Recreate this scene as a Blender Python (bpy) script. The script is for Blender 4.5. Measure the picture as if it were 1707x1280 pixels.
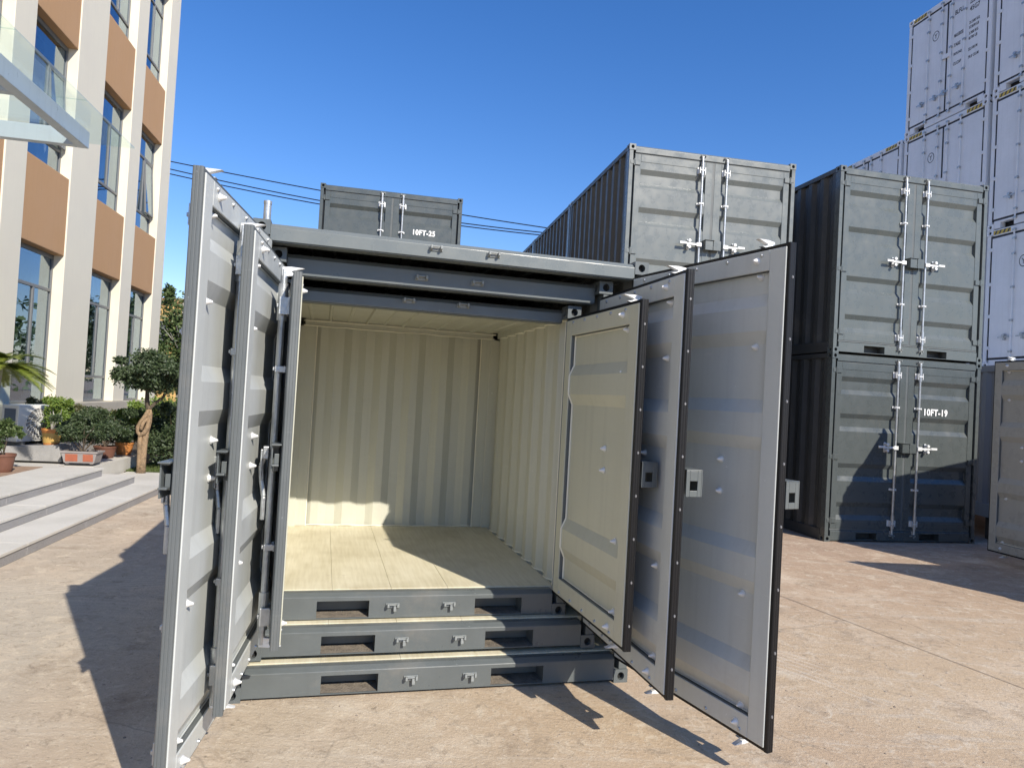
import bpy, bmesh, math, random
from mathutils import Vector, Matrix
random.seed(7)
for _o in list(bpy.data.objects): bpy.data.objects.remove(_o)
scene = bpy.context.scene
COL = scene.collection
R = math.radians

# ------------------------------------------------------------------ camera
FPX, PITCH, ROLL, CAMH = 1162.8, .0223, .0561, 1.6927
cd = bpy.data.cameras.new('camera'); cam = bpy.data.objects.new('camera', cd); COL.objects.link(cam)
cd.sensor_width = 36; cd.lens = 36*FPX/1707; cd.clip_start = .05; cd.clip_end = 1500
F = Vector((0, math.cos(PITCH), math.sin(PITCH))); U0 = Vector((0, -math.sin(PITCH), math.cos(PITCH))); R0 = Vector((1, 0, 0))
RR = R0*math.cos(ROLL)+U0*math.sin(ROLL); UU = -R0*math.sin(ROLL)+U0*math.cos(ROLL)
cam.matrix_world = Matrix(((RR.x, UU.x, -F.x, 0), (RR.y, UU.y, -F.y, 0), (RR.z, UU.z, -F.z, CAMH), (0, 0, 0, 1)))
scene.camera = cam

# ------------------------------------------------------------------ sky, sun, exposure
SUN = Vector((.86, -1.15, 1.0)).normalized()          # towards the sun
world = bpy.data.worlds.new('World'); scene.world = world; world.use_nodes = True
wn = world.node_tree.nodes; wl = world.node_tree.links
bg = wn['Background']; sky = wn.new('ShaderNodeTexSky'); sky.sky_type = 'NISHITA'; sky.sun_disc = False
sky.sun_elevation = math.asin(SUN.z); sky.sun_rotation = math.atan2(SUN.x, SUN.y)
sky.altitude = 0; sky.air_density = 1.1; sky.dust_density = 0; sky.ozone_density = 3.2
hs = wn.new('ShaderNodeHueSaturation'); hs.inputs['Saturation'].default_value = 1.27; tn = wn.new('ShaderNodeMix'); tn.data_type = 'RGBA'; tn.blend_type = 'MULTIPLY'; tn.inputs[0].default_value = 1; tn.inputs[7].default_value = (.95, .885, 1.0, 1); wl.new(sky.outputs[0], tn.inputs[6]); wl.new(tn.outputs[2], hs.inputs['Color']); wl.new(hs.outputs[0], bg.inputs[0]); bg.inputs[1].default_value = .127
sd = bpy.data.lights.new('sun', 'SUN'); sd.energy = 4.4; sd.angle = R(.53); sd.color = (1, .92, .80)
sun = bpy.data.objects.new('sun', sd); COL.objects.link(sun); sun.rotation_euler = SUN.to_track_quat('Z', 'Y').to_euler(); sun.location = (8, -11, 12)
scene.view_settings.view_transform = 'Standard'; scene.view_settings.look = 'None'
scene.view_settings.gamma = 1; scene.view_settings.exposure = .42
scene.view_settings.use_curve_mapping = False

# ------------------------------------------------------------------ helpers
class MB:
    """collects faces, builds ONE mesh object"""
    def __init__(s): s.v = []; s.f = []; s.m = []; s.mi = 0; s.T = None
    def p(s, x, y, z):
        q = Vector((x, y, z))
        if s.T is not None: q = s.T @ q
        s.v.append(q[:]); return len(s.v)-1
    def face(s, pts, flip=False):
        ids = [s.p(*q) for q in pts]
        s.f.append(ids[::-1] if flip else ids); s.m.append(s.mi)
    def box(s, x0, y0, z0, x1, y1, z1):
        if x0 > x1: x0, x1 = x1, x0
        if y0 > y1: y0, y1 = y1, y0
        if z0 > z1: z0, z1 = z1, z0
        a = [s.p(x, y, z) for z in (z0, z1) for (x, y) in ((x0, y0), (x1, y0), (x1, y1), (x0, y1))]
        for q in ((0, 3, 2, 1), (4, 5, 6, 7), (0, 1, 5, 4), (1, 2, 6, 5), (2, 3, 7, 6), (3, 0, 4, 7)):
            s.f.append([a[i] for i in q]); s.m.append(s.mi)
    def cyl(s, p0, p1, r0, r1=None, n=12, caps=True):
        p0 = Vector(p0); p1 = Vector(p1); r1 = r0 if r1 is None else r1
        d = (p1-p0).normalized(); a = d.orthogonal().normalized(); b = d.cross(a)
        A = []; B = []
        for i in range(n):
            t = 2*math.pi*i/n; o = a*math.cos(t)+b*math.sin(t)
            A.append(s.p(*(p0+o*r0))); B.append(s.p(*(p1+o*r1)))
        for i in range(n):
            j = (i+1) % n; s.f.append([A[i], A[j], B[j], B[i]]); s.m.append(s.mi)
        if caps:
            s.f.append(A[::-1]); s.m.append(s.mi); s.f.append(B); s.m.append(s.mi)
    def tube(s, pts, rads, n=10):
        rings = []
        pts = [Vector(q) for q in pts]
        a = None
        for i, q in enumerate(pts):
            d = (pts[min(i+1, len(pts)-1)]-pts[max(i-1, 0)]).normalized()
            a = d.orthogonal().normalized() if a is None else (a-d*a.dot(d)).normalized()
            b = d.cross(a)
            rings.append([s.p(*(q+(a*math.cos(2*math.pi*k/n)+b*math.sin(2*math.pi*k/n))*rads[i])) for k in range(n)])
        for A, B in zip(rings, rings[1:]):
            for k in range(n):
                j = (k+1) % n; s.f.append([A[k], A[j], B[j], B[k]]); s.m.append(s.mi)
        s.f.append(rings[0][::-1]); s.m.append(s.mi); s.f.append(rings[-1]); s.m.append(s.mi)
    def prism(s, poly, axis, a, b):
        """poly = 2D points; axis 'x': poly in (y,z); 'y': (x,z); 'z': (x,y)"""
        def P(q, t): return {'x': (t, q[0], q[1]), 'y': (q[0], t, q[1]), 'z': (q[0], q[1], t)}[axis]
        A = [s.p(*P(q, a)) for q in poly]; B = [s.p(*P(q, b)) for q in poly]
        n = len(poly)
        for i in range(n):
            j = (i+1) % n; s.f.append([A[i], A[j], B[j], B[i]]); s.m.append(s.mi)
        s.f.append(A[::-1]); s.m.append(s.mi); s.f.append(B); s.m.append(s.mi)
    def sheet(s, prof, fn):
        """prof list of 2D; fn(a,d,t) -> xyz for t=0,1 ; strips between"""
        for (a0, d0), (a1, d1) in zip(prof, prof[1:]):
            s.face([fn(a0, d0, 0), fn(a1, d1, 0), fn(a1, d1, 1), fn(a0, d0, 1)])
    def build(s, name, mats, parent=None, bevel=0, smooth=False, recalc=True):
        me = bpy.data.meshes.new(name); me.from_pydata(s.v, [], s.f)
        if not isinstance(mats, (list, tuple)): mats = [mats]
        for m in mats: me.materials.append(m)
        if len(mats) > 1: me.polygons.foreach_set('material_index', s.m)
        if smooth: me.polygons.foreach_set('use_smooth', [True]*len(me.polygons))
        me.update()
        if recalc and len(s.f) < 30000:
            bm = bmesh.new(); bm.from_mesh(me); bmesh.ops.recalc_face_normals(bm, faces=bm.faces); bm.to_mesh(me); bm.free()
        o = bpy.data.objects.new(name, me); COL.objects.link(o)
        if parent: o.parent = parent
        if bevel:
            b = o.modifiers.new('bevel', 'BEVEL'); b.width = bevel; b.segments = 2; b.limit_method = 'ANGLE'; b.angle_limit = R(40)
            b.harden_normals = False
        return o

def link(name, me, parent, loc=(0, 0, 0), rz=0, scale=None):
    o = bpy.data.objects.new(name, me); COL.objects.link(o); o.parent = parent; o.location = loc; o.rotation_euler = (0, 0, rz)
    if scale: o.scale = scale
    return o
def tag(o, label=None, cat=None, group=None, kind=None):
    if label: o['label'] = label
    if cat: o['category'] = cat
    if group: o['group'] = group
    if kind: o['kind'] = kind
    return o
def empty(name, loc=(0, 0, 0), rz=0, label=None, cat=None, group=None, kind=None):
    o = bpy.data.objects.new(name, None); COL.objects.link(o); o.location = loc; o.rotation_euler = (0, 0, rz); o.empty_display_size = .1
    return tag(o, label, cat, group, kind)
def copy_tree(o, parent=None):
    c = o.copy(); COL.objects.link(c); c.parent = parent
    for ch in list(o.children): copy_tree(ch, c)
    return c

# ------------------------------------------------------------------ materials
def mat(name, color, rough=.5, metal=0, spec=.5, n1=0, s1=4, c2=None, n2=0, s2=40, bump=0, bs=60, streak=0, grainz=None, coat=0, rvar=0):
    """procedural: c2 mixed by large noise (n1), fine speckle (n2), bump noise, vertical streaks"""
    m = bpy.data.materials.new(name); m.use_nodes = True; nt = m.node_tree; N = nt.nodes; L = nt.links
    b = N['Principled BSDF']; b.inputs['Roughness'].default_value = rough; b.inputs['Metallic'].default_value = metal
    b.inputs['Specular IOR Level'].default_value = spec
    if coat: b.inputs['Coat Weight'].default_value = coat; b.inputs['Coat Roughness'].default_value = .15
    tc = N.new('ShaderNodeTexCoord'); out = tc.outputs['Object']
    def noise(scale, det=6, vec=None, rg=.6):
        t = N.new('ShaderNodeTexNoise'); t.inputs['Scale'].default_value = scale; t.inputs['Detail'].default_value = det; t.inputs['Roughness'].default_value = rg
        L.new(vec or out, t.inputs['Vector']); return t.outputs['Fac']
    def ramp(src, a, bb, lo=0, hi=1):
        r = N.new('ShaderNodeMapRange'); r.inputs[1].default_value = a; r.inputs[2].default_value = bb; r.inputs[3].default_value = lo; r.inputs[4].default_value = hi
        L.new(src, r.inputs[0]); return r.outputs[0]
    def mix(a, c, fac):
        x = N.new('ShaderNodeMix'); x.data_type = 'RGBA'
        if isinstance(a, tuple): x.inputs[6].default_value = (*a, 1)
        else: L.new(a, x.inputs[6])
        if isinstance(c, tuple): x.inputs[7].default_value = (*c, 1)
        else: L.new(c, x.inputs[7])
        if isinstance(fac, float): x.inputs[0].default_value = fac
        else: L.new(fac, x.inputs[0])
        return x.outputs[2]
    cur = color
    if n1:
        cur = mix(cur, c2 or tuple(c*.7 for c in color), ramp(noise(s1), .42, .68, 0, n1))
    if streak:
        mp = N.new('ShaderNodeMapping'); mp.inputs['Scale'].default_value = (9, 9, .45); L.new(out, mp.inputs['Vector'])
        cur = mix(cur, tuple(c*.72+.02 for c in color), ramp(noise(2.2, 5, mp.outputs[0]), .5, .8, 0, streak))
    if n2:
        cur = mix(cur, tuple(c*.45 for c in (color)), ramp(noise(s2, 3), .5, .72, 0, n2))
    if isinstance(cur, tuple): b.inputs['Base Color'].default_value = (*cur, 1)
    else: L.new(cur, b.inputs['Base Color'])
    if rvar: L.new(ramp(noise(s1*1.7+1), .3, .7, rough-rvar, rough+rvar), b.inputs['Roughness'])
    if bump:
        bp = N.new('ShaderNodeBump'); bp.inputs['Strength'].default_value = bump; bp.inputs['Distance'].default_value = .01
        L.new(noise(bs, 4 if bs > 12 else .6), bp.inputs['Height']); L.new(bp.outputs[0], b.inputs['Normal'])
    return m
M = {}
def paint(name, col, rough=.38, dirt=.35, wob=.12, scuff=.35):
    m = mat(name, col, rough, n1=dirt, s1=3.1, c2=tuple(min(1, c*1.05+.03) for c in col), streak=.4, n2=.05, s2=55, rvar=.10, spec=.5)
    nt = m.node_tree; N = nt.nodes; L = nt.links; bs = N['Principled BSDF']; tc = [n for n in N if n.type == 'TEX_COORD'][0]; O = tc.outputs['Object']
    def nz(sc, det, rg=.6, vec=None):
        t = N.new('ShaderNodeTexNoise'); t.inputs['Scale'].default_value = sc; t.inputs['Detail'].default_value = det; t.inputs['Roughness'].default_value = rg; L.new(vec or O, t.inputs['Vector']); return t.outputs['Fac']
    def mr(src, p, q, lo, hi):
        r = N.new('ShaderNodeMapRange'); r.inputs[1].default_value = p; r.inputs[2].default_value = q; r.inputs[3].default_value = lo; r.inputs[4].default_value = hi; L.new(src, r.inputs[0]); return r.outputs[0]
    src = bs.inputs['Base Color'].links[0].from_socket
    def over(cur, c, f):
        x = N.new('ShaderNodeMix'); x.data_type = 'RGBA'; L.new(cur, x.inputs[6]); x.inputs[7].default_value = (*c, 1); L.new(f, x.inputs[0]); return x.outputs[2]
    # dusty smears, thin scratches, tiny chips
    mp = N.new('ShaderNodeMapping'); mp.inputs['Rotation'].default_value = (.5, .3, .4); mp.inputs['Scale'].default_value = (3, 3, 26); L.new(O, mp.inputs[0])
    cur = over(src, tuple(min(.8, c*1.25+.07) for c in col), mr(nz(1.5, 7, .7, mp.outputs[0]), .62, .76, 0, scuff))
    cur = over(cur, (.36, .31, .25), mr(nz(1.7, 9, .72), .56, .80, 0, scuff*.8))
    cur = over(cur, (.30, .17, .09), mr(nz(38, 3, .6), .755, .79, 0, scuff))
    cur = over(cur, tuple(min(.85, c*1.6+.12) for c in col), mr(nz(26, 2, .5), .76, .79, 0, scuff*1.3))
    L.new(cur, bs.inputs['Base Color'])
    bp = N.new('ShaderNodeBump'); bp.inputs['Strength'].default_value = .55; bp.inputs['Distance'].default_value = .03*wob/.12; L.new(nz(2.1, .5), bp.inputs['Height'])
    b2 = N.new('ShaderNodeBump'); b2.inputs['Strength'].default_value = .10; b2.inputs['Distance'].default_value = .002; L.new(nz(160, 2), b2.inputs['Height']); L.new(bp.outputs[0], b2.inputs['Normal']); L.new(b2.outputs[0], bs.inputs['Normal'])
    return m
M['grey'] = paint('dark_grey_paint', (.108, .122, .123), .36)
M['grey_hi'] = paint('grey_paint_pale', (.155, .172, .168), .30, .2, .12, .2)  # paler tone; on the outer header it stands in for sunlit gloss
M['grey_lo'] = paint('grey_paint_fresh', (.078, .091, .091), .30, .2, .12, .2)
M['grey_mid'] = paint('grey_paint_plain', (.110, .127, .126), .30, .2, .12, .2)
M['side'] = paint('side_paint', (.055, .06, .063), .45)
M['light'] = paint('light_grey_inner_paint', (.55, .575, .555), .38, .25, .12)
M['inner_grey'] = paint('silver_grey_inner_paint', (.36, .37, .35), .30, .25, .25)
M['beige'] = paint('beige_inner_paint', (.55, .55, .465), .42, .12, .08)
M['beige_door'] = paint('beige_door_paint', (.53, .53, .43), .42, .03, .10, .12)
M['caulk'] = mat('sealant', (.86, .83, .70), .5)
M['rubber'] = mat('black_rubber', (.007, .007, .008), .4, bump=.1, bs=30, spec=.35)
M['rubber_grey'] = paint('painted_rubber', (.11, .122, .124), .45)
M['galv'] = mat('galvanised_steel', (.50, .52, .53), .38, metal=.75, n1=.6, s1=14, c2=(.32, .34, .35), n2=.2, s2=90, bump=.2, bs=60)
M['rivet'] = mat('dull_rivet', (.22, .22, .23), .5, metal=.4)
M['keeper'] = mat('painted_keeper', (.27, .29, .285), .5, n1=.5, s1=30, n2=.3, s2=90, bump=.4, bs=70)
M['white_zinc'] = mat('white_zinc', (.78, .79, .78), .42, metal=.2, n1=.4, s1=20, c2=(.55, .56, .56), bump=.2, bs=60)
M['dark'] = mat('recess_shade', (.012, .012, .012), .8)  # near-black put in for the shade inside holes and pockets
M['stencil'] = mat('white_stencil_paint', (.85, .86, .85), .5, n1=.3, s1=30, c2=(.6, .62, .6))
M['ink'] = mat('dark_stencil_paint', (.02, .022, .028), .5, n1=.4, s1=40, c2=(.16, .18, .22))
M['reefer'] = mat('white_container_paint', (.84, .87, .90), .34, n1=.5, s1=1.0, c2=(.66, .69, .71), streak=.35, n2=.06, s2=20, bump=.1, bs=3)
M['reefer_gap'] = mat('door_gasket_black', (.02, .022, .03), .6)
M['yellow'] = mat('hazard_yellow', (.62, .45, .06), .5)
M['whitebox'] = paint('white_grey_box_paint', (.46, .46, .48), .4)
M['cream'] = mat('cream_render', (.77, .72, .58), .8, n1=.4, s1=.7, c2=(.68, .63, .53), n2=.06, s2=90, streak=.15, bump=.25, bs=120)
M['orange'] = mat('ochre_render', (.50, .295, .145), .85, n1=.45, s1=.9, c2=(.52, .32, .18), streak=.25, n2=.08, s2=80, bump=.3, bs=120)
M['plinth'] = mat('plinth_stone', (.46, .42, .34), .75, n1=.5, s1=2, c2=(.36, .33, .28), n2=.15, s2=60, bump=.2, bs=80)
M['frame'] = mat('window_frame_grey', (.17, .175, .175), .45, n2=.1, s2=40)
M['curtain'] = mat('curtain_cloth', (.46, .45, .44), .9, n1=.3, s1=6, bump=.3, bs=20)
M['room'] = mat('unlit_room_dark', (.03, .032, .036), .9)  # near-black in place of the rooms' lack of light
M['steel_blue'] = paint('canopy_steel_paint', (.46, .52, .58), .35, .2, .05)
M['granite'] = mat('light_granite', (.66, .64, .59), .6, n1=.8, s1=1.1, c2=(.52, .505, .455), n2=.45, s2=140, bump=.1, bs=150)
M['granite_riser'] = mat('speckled_granite_riser', (.33, .325, .33), .6, n1=.4, s1=3, c2=(.28, .27, .27), n2=.75, s2=90, bump=.1, bs=150)
M['concrete'] = mat('concrete_block', (.33, .325, .32), .9, n1=.7, s1=3, c2=(.20, .20, .20), n2=.3, s2=60, streak=.5, bump=.5, bs=50)
M['mat_brown'] = mat('door_mat_brown', (.33, .22, .15), .95, n1=.7, s1=9, c2=(.42, .32, .24), n2=.3, s2=90, bump=.6, bs=120)
M['ac_white'] = mat('air_conditioner_white', (.74, .74, .71), .45, n1=.2, s1=5, bump=.05, bs=10)
M['ac_dark'] = mat('air_conditioner_fins', (.12, .15, .20), .6)
M['terracotta'] = mat('terracotta', (.42, .13, .07), .7, n1=.5, s1=12, c2=(.32, .10, .06), n2=.25, s2=60, bump=.3, bs=60)
M['terra_orange'] = mat('orange_glaze', (.58, .24, .07), .5, n1=.5, s1=12, c2=(.45, .16, .06), n2=.2, s2=60)
M['terra_yellow'] = mat('yellow_glaze', (.50, .33, .10), .45, n1=.4, s1=12, c2=(.5, .3, .08), n2=.2, s2=60)
M['pot_grey'] = mat('grey_glaze', (.33, .30, .29), .6, n1=.5, s1=12, c2=(.25, .22, .2), n2=.2, s2=60)
M['brown_pot'] = mat('brown_clay', (.16, .07, .045), .6, n1=.4, s1=10)
M['soil'] = mat('soil', (.10, .075, .05), 1, n1=.6, s1=40, n2=.5, s2=90, bump=1, bs=80)
M['bark'] = mat('bark_tan', (.34, .235, .14), .95, n1=1, s1=22, c2=(.15, .11, .07), n2=.8, s2=60, bump=1, bs=38, streak=.6)
M['bark_dark'] = mat('bark_grey', (.11, .085, .06), .9, n1=.6, s1=14, n2=.4, s2=50, bump=1, bs=60)
M['bark_pale'] = mat('bark_pale', (.42, .40, .36), .9, n1=.6, s1=9, c2=(.28, .27, .24), bump=.8, bs=50)
M['yellow_wall'] = mat('yellow_render', (.66, .43, .16), .85, n1=.3, s1=.5, bump=.2, bs=60)
M['debris'] = mat('dusty_tunnel_floor', (.27, .23, .18), .95, n1=.8, s1=22, c2=(.12, .10, .08), n2=.5, s2=120, bump=1, bs=90)
M['plywood_edge'] = mat('plywood_edge', (.55, .38, .2), .7, n1=.5, s1=20)

def leaf_mat(name, c1, c2, rough=.5):
    m = bpy.data.materials.new(name); m.use_nodes = True; nt = m.node_tree; N = nt.nodes; L = nt.links
    b = N['Principled BSDF']; b.inputs['Roughness'].default_value = rough
    g = N.new('ShaderNodeNewGeometry'); mx = N.new('ShaderNodeMix'); mx.data_type = 'RGBA'
    mx.inputs[6].default_value = (*c1, 1); mx.inputs[7].default_value = (*c2, 1)
    L.new(g.outputs['Random Per Island'], mx.inputs[0]); L.new(mx.outputs[2], b.inputs['Base Color'])
    tr = N.new('ShaderNodeBsdfTranslucent'); L.new(mx.outputs[2], tr.inputs[0])
    ms = N.new('ShaderNodeMixShader'); ms.inputs[0].default_value = .25; L.new(b.outputs[0], ms.inputs[1]); L.new(tr.outputs[0], ms.inputs[2])
    L.new(ms.outputs[0], N['Material Output'].inputs[0]); return m
M['leaf_dark'] = leaf_mat('leaves_dark', (.022, .045, .018), (.105, .145, .065))
M['leaf_mid'] = leaf_mat('leaves_mid', (.035, .075, .02), (.15, .20, .07))
M['leaf_bright'] = leaf_mat('leaves_bright', (.10, .19, .03), (.26, .34, .07))
M['leaf_olive'] = leaf_mat('leaves_olive', (.045, .06, .022), (.20, .19, .09))
M['leaf_palm'] = leaf_mat('leaves_palm', (.12, .17, .02), (.24, .27, .05), .35)
M['grass'] = leaf_mat('lawn_green', (.08, .12, .03), (.15, .19, .06))

def glass_mat(name, tint, power=1.6, body=None):
    """architectural glass: clear through-view plus mirror reflection by facing angle"""
    m = bpy.data.materials.new(name); m.use_nodes = True; nt = m.node_tree; N = nt.nodes; L = nt.links
    N.remove(N['Principled BSDF'])
    tr = N.new('ShaderNodeBsdfTransparent'); tr.inputs[0].default_value = (*tint, 1)
    gl = N.new('ShaderNodeBsdfGlossy'); gl.inputs['Roughness'].default_value = .01; gl.inputs[0].default_value = (.66, .76, .86, 1)
    fr = N.new('ShaderNodeLayerWeight'); fr.inputs[0].default_value = .5; pw_ = N.new('ShaderNodeMath'); pw_.operation = 'POWER'; pw_.inputs[1].default_value = power; L.new(fr.outputs['Facing'], pw_.inputs[0])
    mp = N.new('ShaderNodeMapRange'); mp.inputs[3].default_value = .05; mp.inputs[4].default_value = .95; L.new(pw_.outputs[0], mp.inputs[0])
    ms = N.new('ShaderNodeMixShader'); L.new(mp.outputs[0], ms.inputs[0]); L.new(tr.outputs[0], ms.inputs[1]); L.new(gl.outputs[0], ms.inputs[2])
    last = ms.outputs[0]
    if body:
        df = N.new('ShaderNodeBsdfTranslucent'); df.inputs[0].default_value = (*body[:3], 1)
        m2 = N.new('ShaderNodeMixShader'); m2.inputs[0].default_value = body[3]; L.new(last, m2.inputs[1]); L.new(df.outputs[0], m2.inputs[2]); last = m2.outputs[0]
    tc = N.new('ShaderNodeTexCoord'); nz = N.new('ShaderNodeTexNoise'); nz.inputs['Scale'].default_value = 1.3; L.new(tc.outputs['Object'], nz.inputs['Vector'])
    bp = N.new('ShaderNodeBump'); bp.inputs['Strength'].default_value = .05; bp.inputs['Distance'].default_value = .05; L.new(nz.outputs['Fac'], bp.inputs['Height']); L.new(bp.outputs[0], gl.inputs['Normal'])
    L.new(last, N['Material Output'].inputs[0]); return m
M['glass'] = glass_mat('window_glass', (.52, .60, .64), 1.9)
M['canopy_glass'] = glass_mat('canopy_glass', (.92, .97, .955), 5, (.80, .90, .87, .03))

def floor_mat():
    m = bpy.data.materials.new('cream_floor_paint'); m.use_nodes = True; nt = m.node_tree; N = nt.nodes; L = nt.links
    b = N['Principled BSDF']; b.inputs['Roughness'].default_value = .6
    tc = N.new('ShaderNodeTexCoord'); mp = N.new('ShaderNodeMapping'); mp.inputs['Scale'].default_value = (30, 2.0, 30); L.new(tc.outputs['Object'], mp.inputs[0])
    n = N.new('ShaderNodeTexNoise'); n.inputs['Scale'].default_value = 1.8; n.inputs['Detail'].default_value = 8; L.new(mp.outputs[0], n.inputs['Vector'])
    n2 = N.new('ShaderNodeTexNoise'); n2.inputs['Scale'].default_value = 3; L.new(tc.outputs['Object'], n2.inputs['Vector'])
    r = N.new('ShaderNodeValToRGB'); r.color_ramp.elements[0].position = .3; r.color_ramp.elements[0].color = (.66, .605, .435, 1)
    r.color_ramp.elements[1].position = .75; r.color_ramp.elements[1].color = (.77, .72, .55, 1); L.new(n.outputs['Fac'], r.inputs[0])
    mx = N.new('ShaderNodeMix'); mx.data_type = 'RGBA'; mx.blend_type = 'MULTIPLY'; L.new(r.outputs[0], mx.inputs[6]); mx.inputs[7].default_value = (.82, .80, .75, 1)
    mr = N.new('ShaderNodeMapRange'); mr.inputs[1].default_value = .4; mr.inputs[2].default_value = .75; L.new(n2.outputs['Fac'], mr.inputs[0]); L.new(mr.outputs[0], mx.inputs[0])
    n3 = N.new('ShaderNodeTexNoise'); n3.inputs['Scale'].default_value = 9; n3.inputs['Detail'].default_value = 8; n3.inputs['Roughness'].default_value = .75; L.new(tc.outputs['Object'], n3.inputs['Vector'])
    m3 = N.new('ShaderNodeMapRange'); m3.inputs[1].default_value = .60; m3.inputs[2].default_value = .76; m3.inputs[4].default_value = .5; L.new(n3.outputs['Fac'], m3.inputs[0])
    mz = N.new('ShaderNodeMix'); mz.data_type = 'RGBA'; L.new(mx.outputs[2], mz.inputs[6]); mz.inputs[7].default_value = (.38, .31, .2, 1); L.new(m3.outputs[0], mz.inputs[0])
    L.new(mz.outputs[2], b.inputs['Base Color'])
    bp = N.new('ShaderNodeBump'); bp.inputs['Strength'].default_value = .12; bp.inputs['Distance'].default_value = .005; L.new(n.outputs['Fac'], bp.inputs['Height']); L.new(bp.outputs[0], b.inputs['Normal'])
    return m
M['floor'] = floor_mat()

def ground_mat():
    m = bpy.data.materials.new('yard_concrete'); m.use_nodes = True; nt = m.node_tree; N = nt.nodes; L = nt.links
    b = N['Principled BSDF']; b.inputs['Roughness'].default_value = .88; b.inputs['Specular IOR Level'].default_value = .3
    tc = N.new('ShaderNodeTexCoord'); O = tc.outputs['Object']
    def nz(sc, det=8, rg=.6, dist=0, vec=None):
        t = N.new('ShaderNodeTexNoise'); t.inputs['Scale'].default_value = sc; t.inputs['Detail'].default_value = det; t.inputs['Roughness'].default_value = rg; t.inputs['Distortion'].default_value = dist
        L.new(vec or O, t.inputs['Vector']); return t.outputs['Fac']
    def mr(src, a, c, lo=0, hi=1):
        r = N.new('ShaderNodeMapRange'); r.inputs[1].default_value = a; r.inputs[2].default_value = c; r.inputs[3].default_value = lo; r.inputs[4].default_value = hi; L.new(src, r.inputs[0]); return r.outputs[0]
    def mix(a, c, f, mode='MIX'):
        x = N.new('ShaderNodeMix'); x.data_type = 'RGBA'; x.blend_type = mode
        if isinstance(a, tuple): x.inputs[6].default_value = (*a, 1)
        else: L.new(a, x.inputs[6])
        if isinstance(c, tuple): x.inputs[7].default_value = (*c, 1)
        else: L.new(c, x.inputs[7])
        L.new(f, x.inputs[0]); return x.outputs[2]
    # left yard greyer, right yard redder: two pours, soft border
    sx = N.new('ShaderNodeSeparateXYZ'); L.new(O, sx.inputs[0])
    side = mr(sx.outputs[0], -3.0, 1.6)
    far = mr(sx.outputs[1], 4.5, 9.0)
    c = mix((.49, .43, .345), (.55, .42, .275), side)
    c = mix(c, (.46, .32, .215), mr(nz(.32, 4, .5), .42, .66, 0, .5))
    mul = N.new('ShaderNodeMath'); mul.operation = 'MULTIPLY'; L.new(side, mul.inputs[0]); L.new(far, mul.inputs[1])
    c = mix(c, (.43, .31, .225), mul.outputs[0])
    c = mix(c, (.68, .56, .42), mr(nz(1.1, 10, .70, .6), .52, .70, 0, .8))
    c = mix(c, (.30, .225, .155), mr(nz(2.3, 10, .74, .4), .53, .70, 0, .75))
    mp = N.new('ShaderNodeMapping'); mp.inputs['Rotation'].default_value = (0, 0, .45); mp.inputs['Scale'].default_value = (.5, 5, 1); L.new(O, mp.inputs[0])
    c = mix(c, (.60, .53, .43), mr(nz(1.2, 9, .68, .8, mp.outputs[0]), .53, .74, 0, .7))
    mp2 = N.new('ShaderNodeMapping'); mp2.inputs['Rotation'].default_value = (0, 0, -.6); mp2.inputs['Scale'].default_value = (1.2, 7, 1); L.new(O, mp2.inputs[0])
    c = mix(c, (.30, .235, .17), mr(nz(1.6, 10, .72, 1.2, mp2.outputs[0]), .55, .74, 0, .55))
    c = mix(c, (.66, .57, .44), mr(nz(6, 10, .78, 1.0), .52, .64, 0, .75))
    c = mix(c, (.25, .20, .15), mr(nz(9, 9, .78, .8), .55, .68, 0, .75))
    c = mix(c, (.18, .15, .115), mr(nz(26, 6, .8), .56, .68, 0, .7))
    c = mix(c, (.74, .67, .55), mr(nz(45, 4, .75), .58, .70, 0, .65))
    # tyre arcs: rings round two turning centres, broken by noise
    for (cx, cy, r0, r1) in ((-1.2, 2.0, 4.05, 4.5), (7.5, -3.0, 7.2, 7.5)):
        vm = N.new('ShaderNodeVectorMath'); vm.operation = 'DISTANCE'; vm.inputs[1].default_value = (cx, cy, 0); L.new(O, vm.inputs[0])
        ds = vm.outputs['Value']
        ma = N.new('ShaderNodeMath'); ma.operation = 'MULTIPLY'; ma.inputs[1].default_value = 95; L.new(ds, ma.inputs[0])
        si = N.new('ShaderNodeMath'); si.operation = 'SINE'; L.new(ma.outputs[0], si.inputs[0])
        g1 = mr(ds, r0, r0+.03); g2 = mr(ds, r1-.06, r1, 1, 0)
        m1 = N.new('ShaderNodeMath'); m1.operation = 'MULTIPLY'; L.new(g1, m1.inputs[0]); L.new(g2, m1.inputs[1])
        m2 = N.new('ShaderNodeMath'); m2.operation = 'MULTIPLY'; L.new(m1.outputs[0], m2.inputs[0]); L.new(mr(si.outputs[0], -.2, 1, 0, .7), m2.inputs[1])
        m3 = N.new('ShaderNodeMath'); m3.operation = 'MULTIPLY'; L.new(m2.outputs[0], m3.inputs[0]); L.new(mr(nz(.9, 4), .45, .62), m3.inputs[1])
        c = mix(c, (.66, .58, .47), m3.outputs[0])
    vt = N.new('ShaderNodeTexVoronoi'); vt.feature = 'DISTANCE_TO_EDGE'; vt.inputs['Scale'].default_value = .55
    dv = N.new('ShaderNodeMix'); dv.data_type = 'VECTOR'; dv.inputs[0].default_value = .18; L.new(O, dv.inputs[4])
    dn = N.new('ShaderNodeTexNoise'); dn.inputs['Scale'].default_value = 1.6; dn.inputs['Detail'].default_value = 8; L.new(O, dn.inputs['Vector']); L.new(dn.outputs['Color'], dv.inputs[5]); L.new(dv.outputs[1], vt.inputs['Vector'])
    crack = mr(vt.outputs[0], 0, .004, .4, 0)
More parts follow.
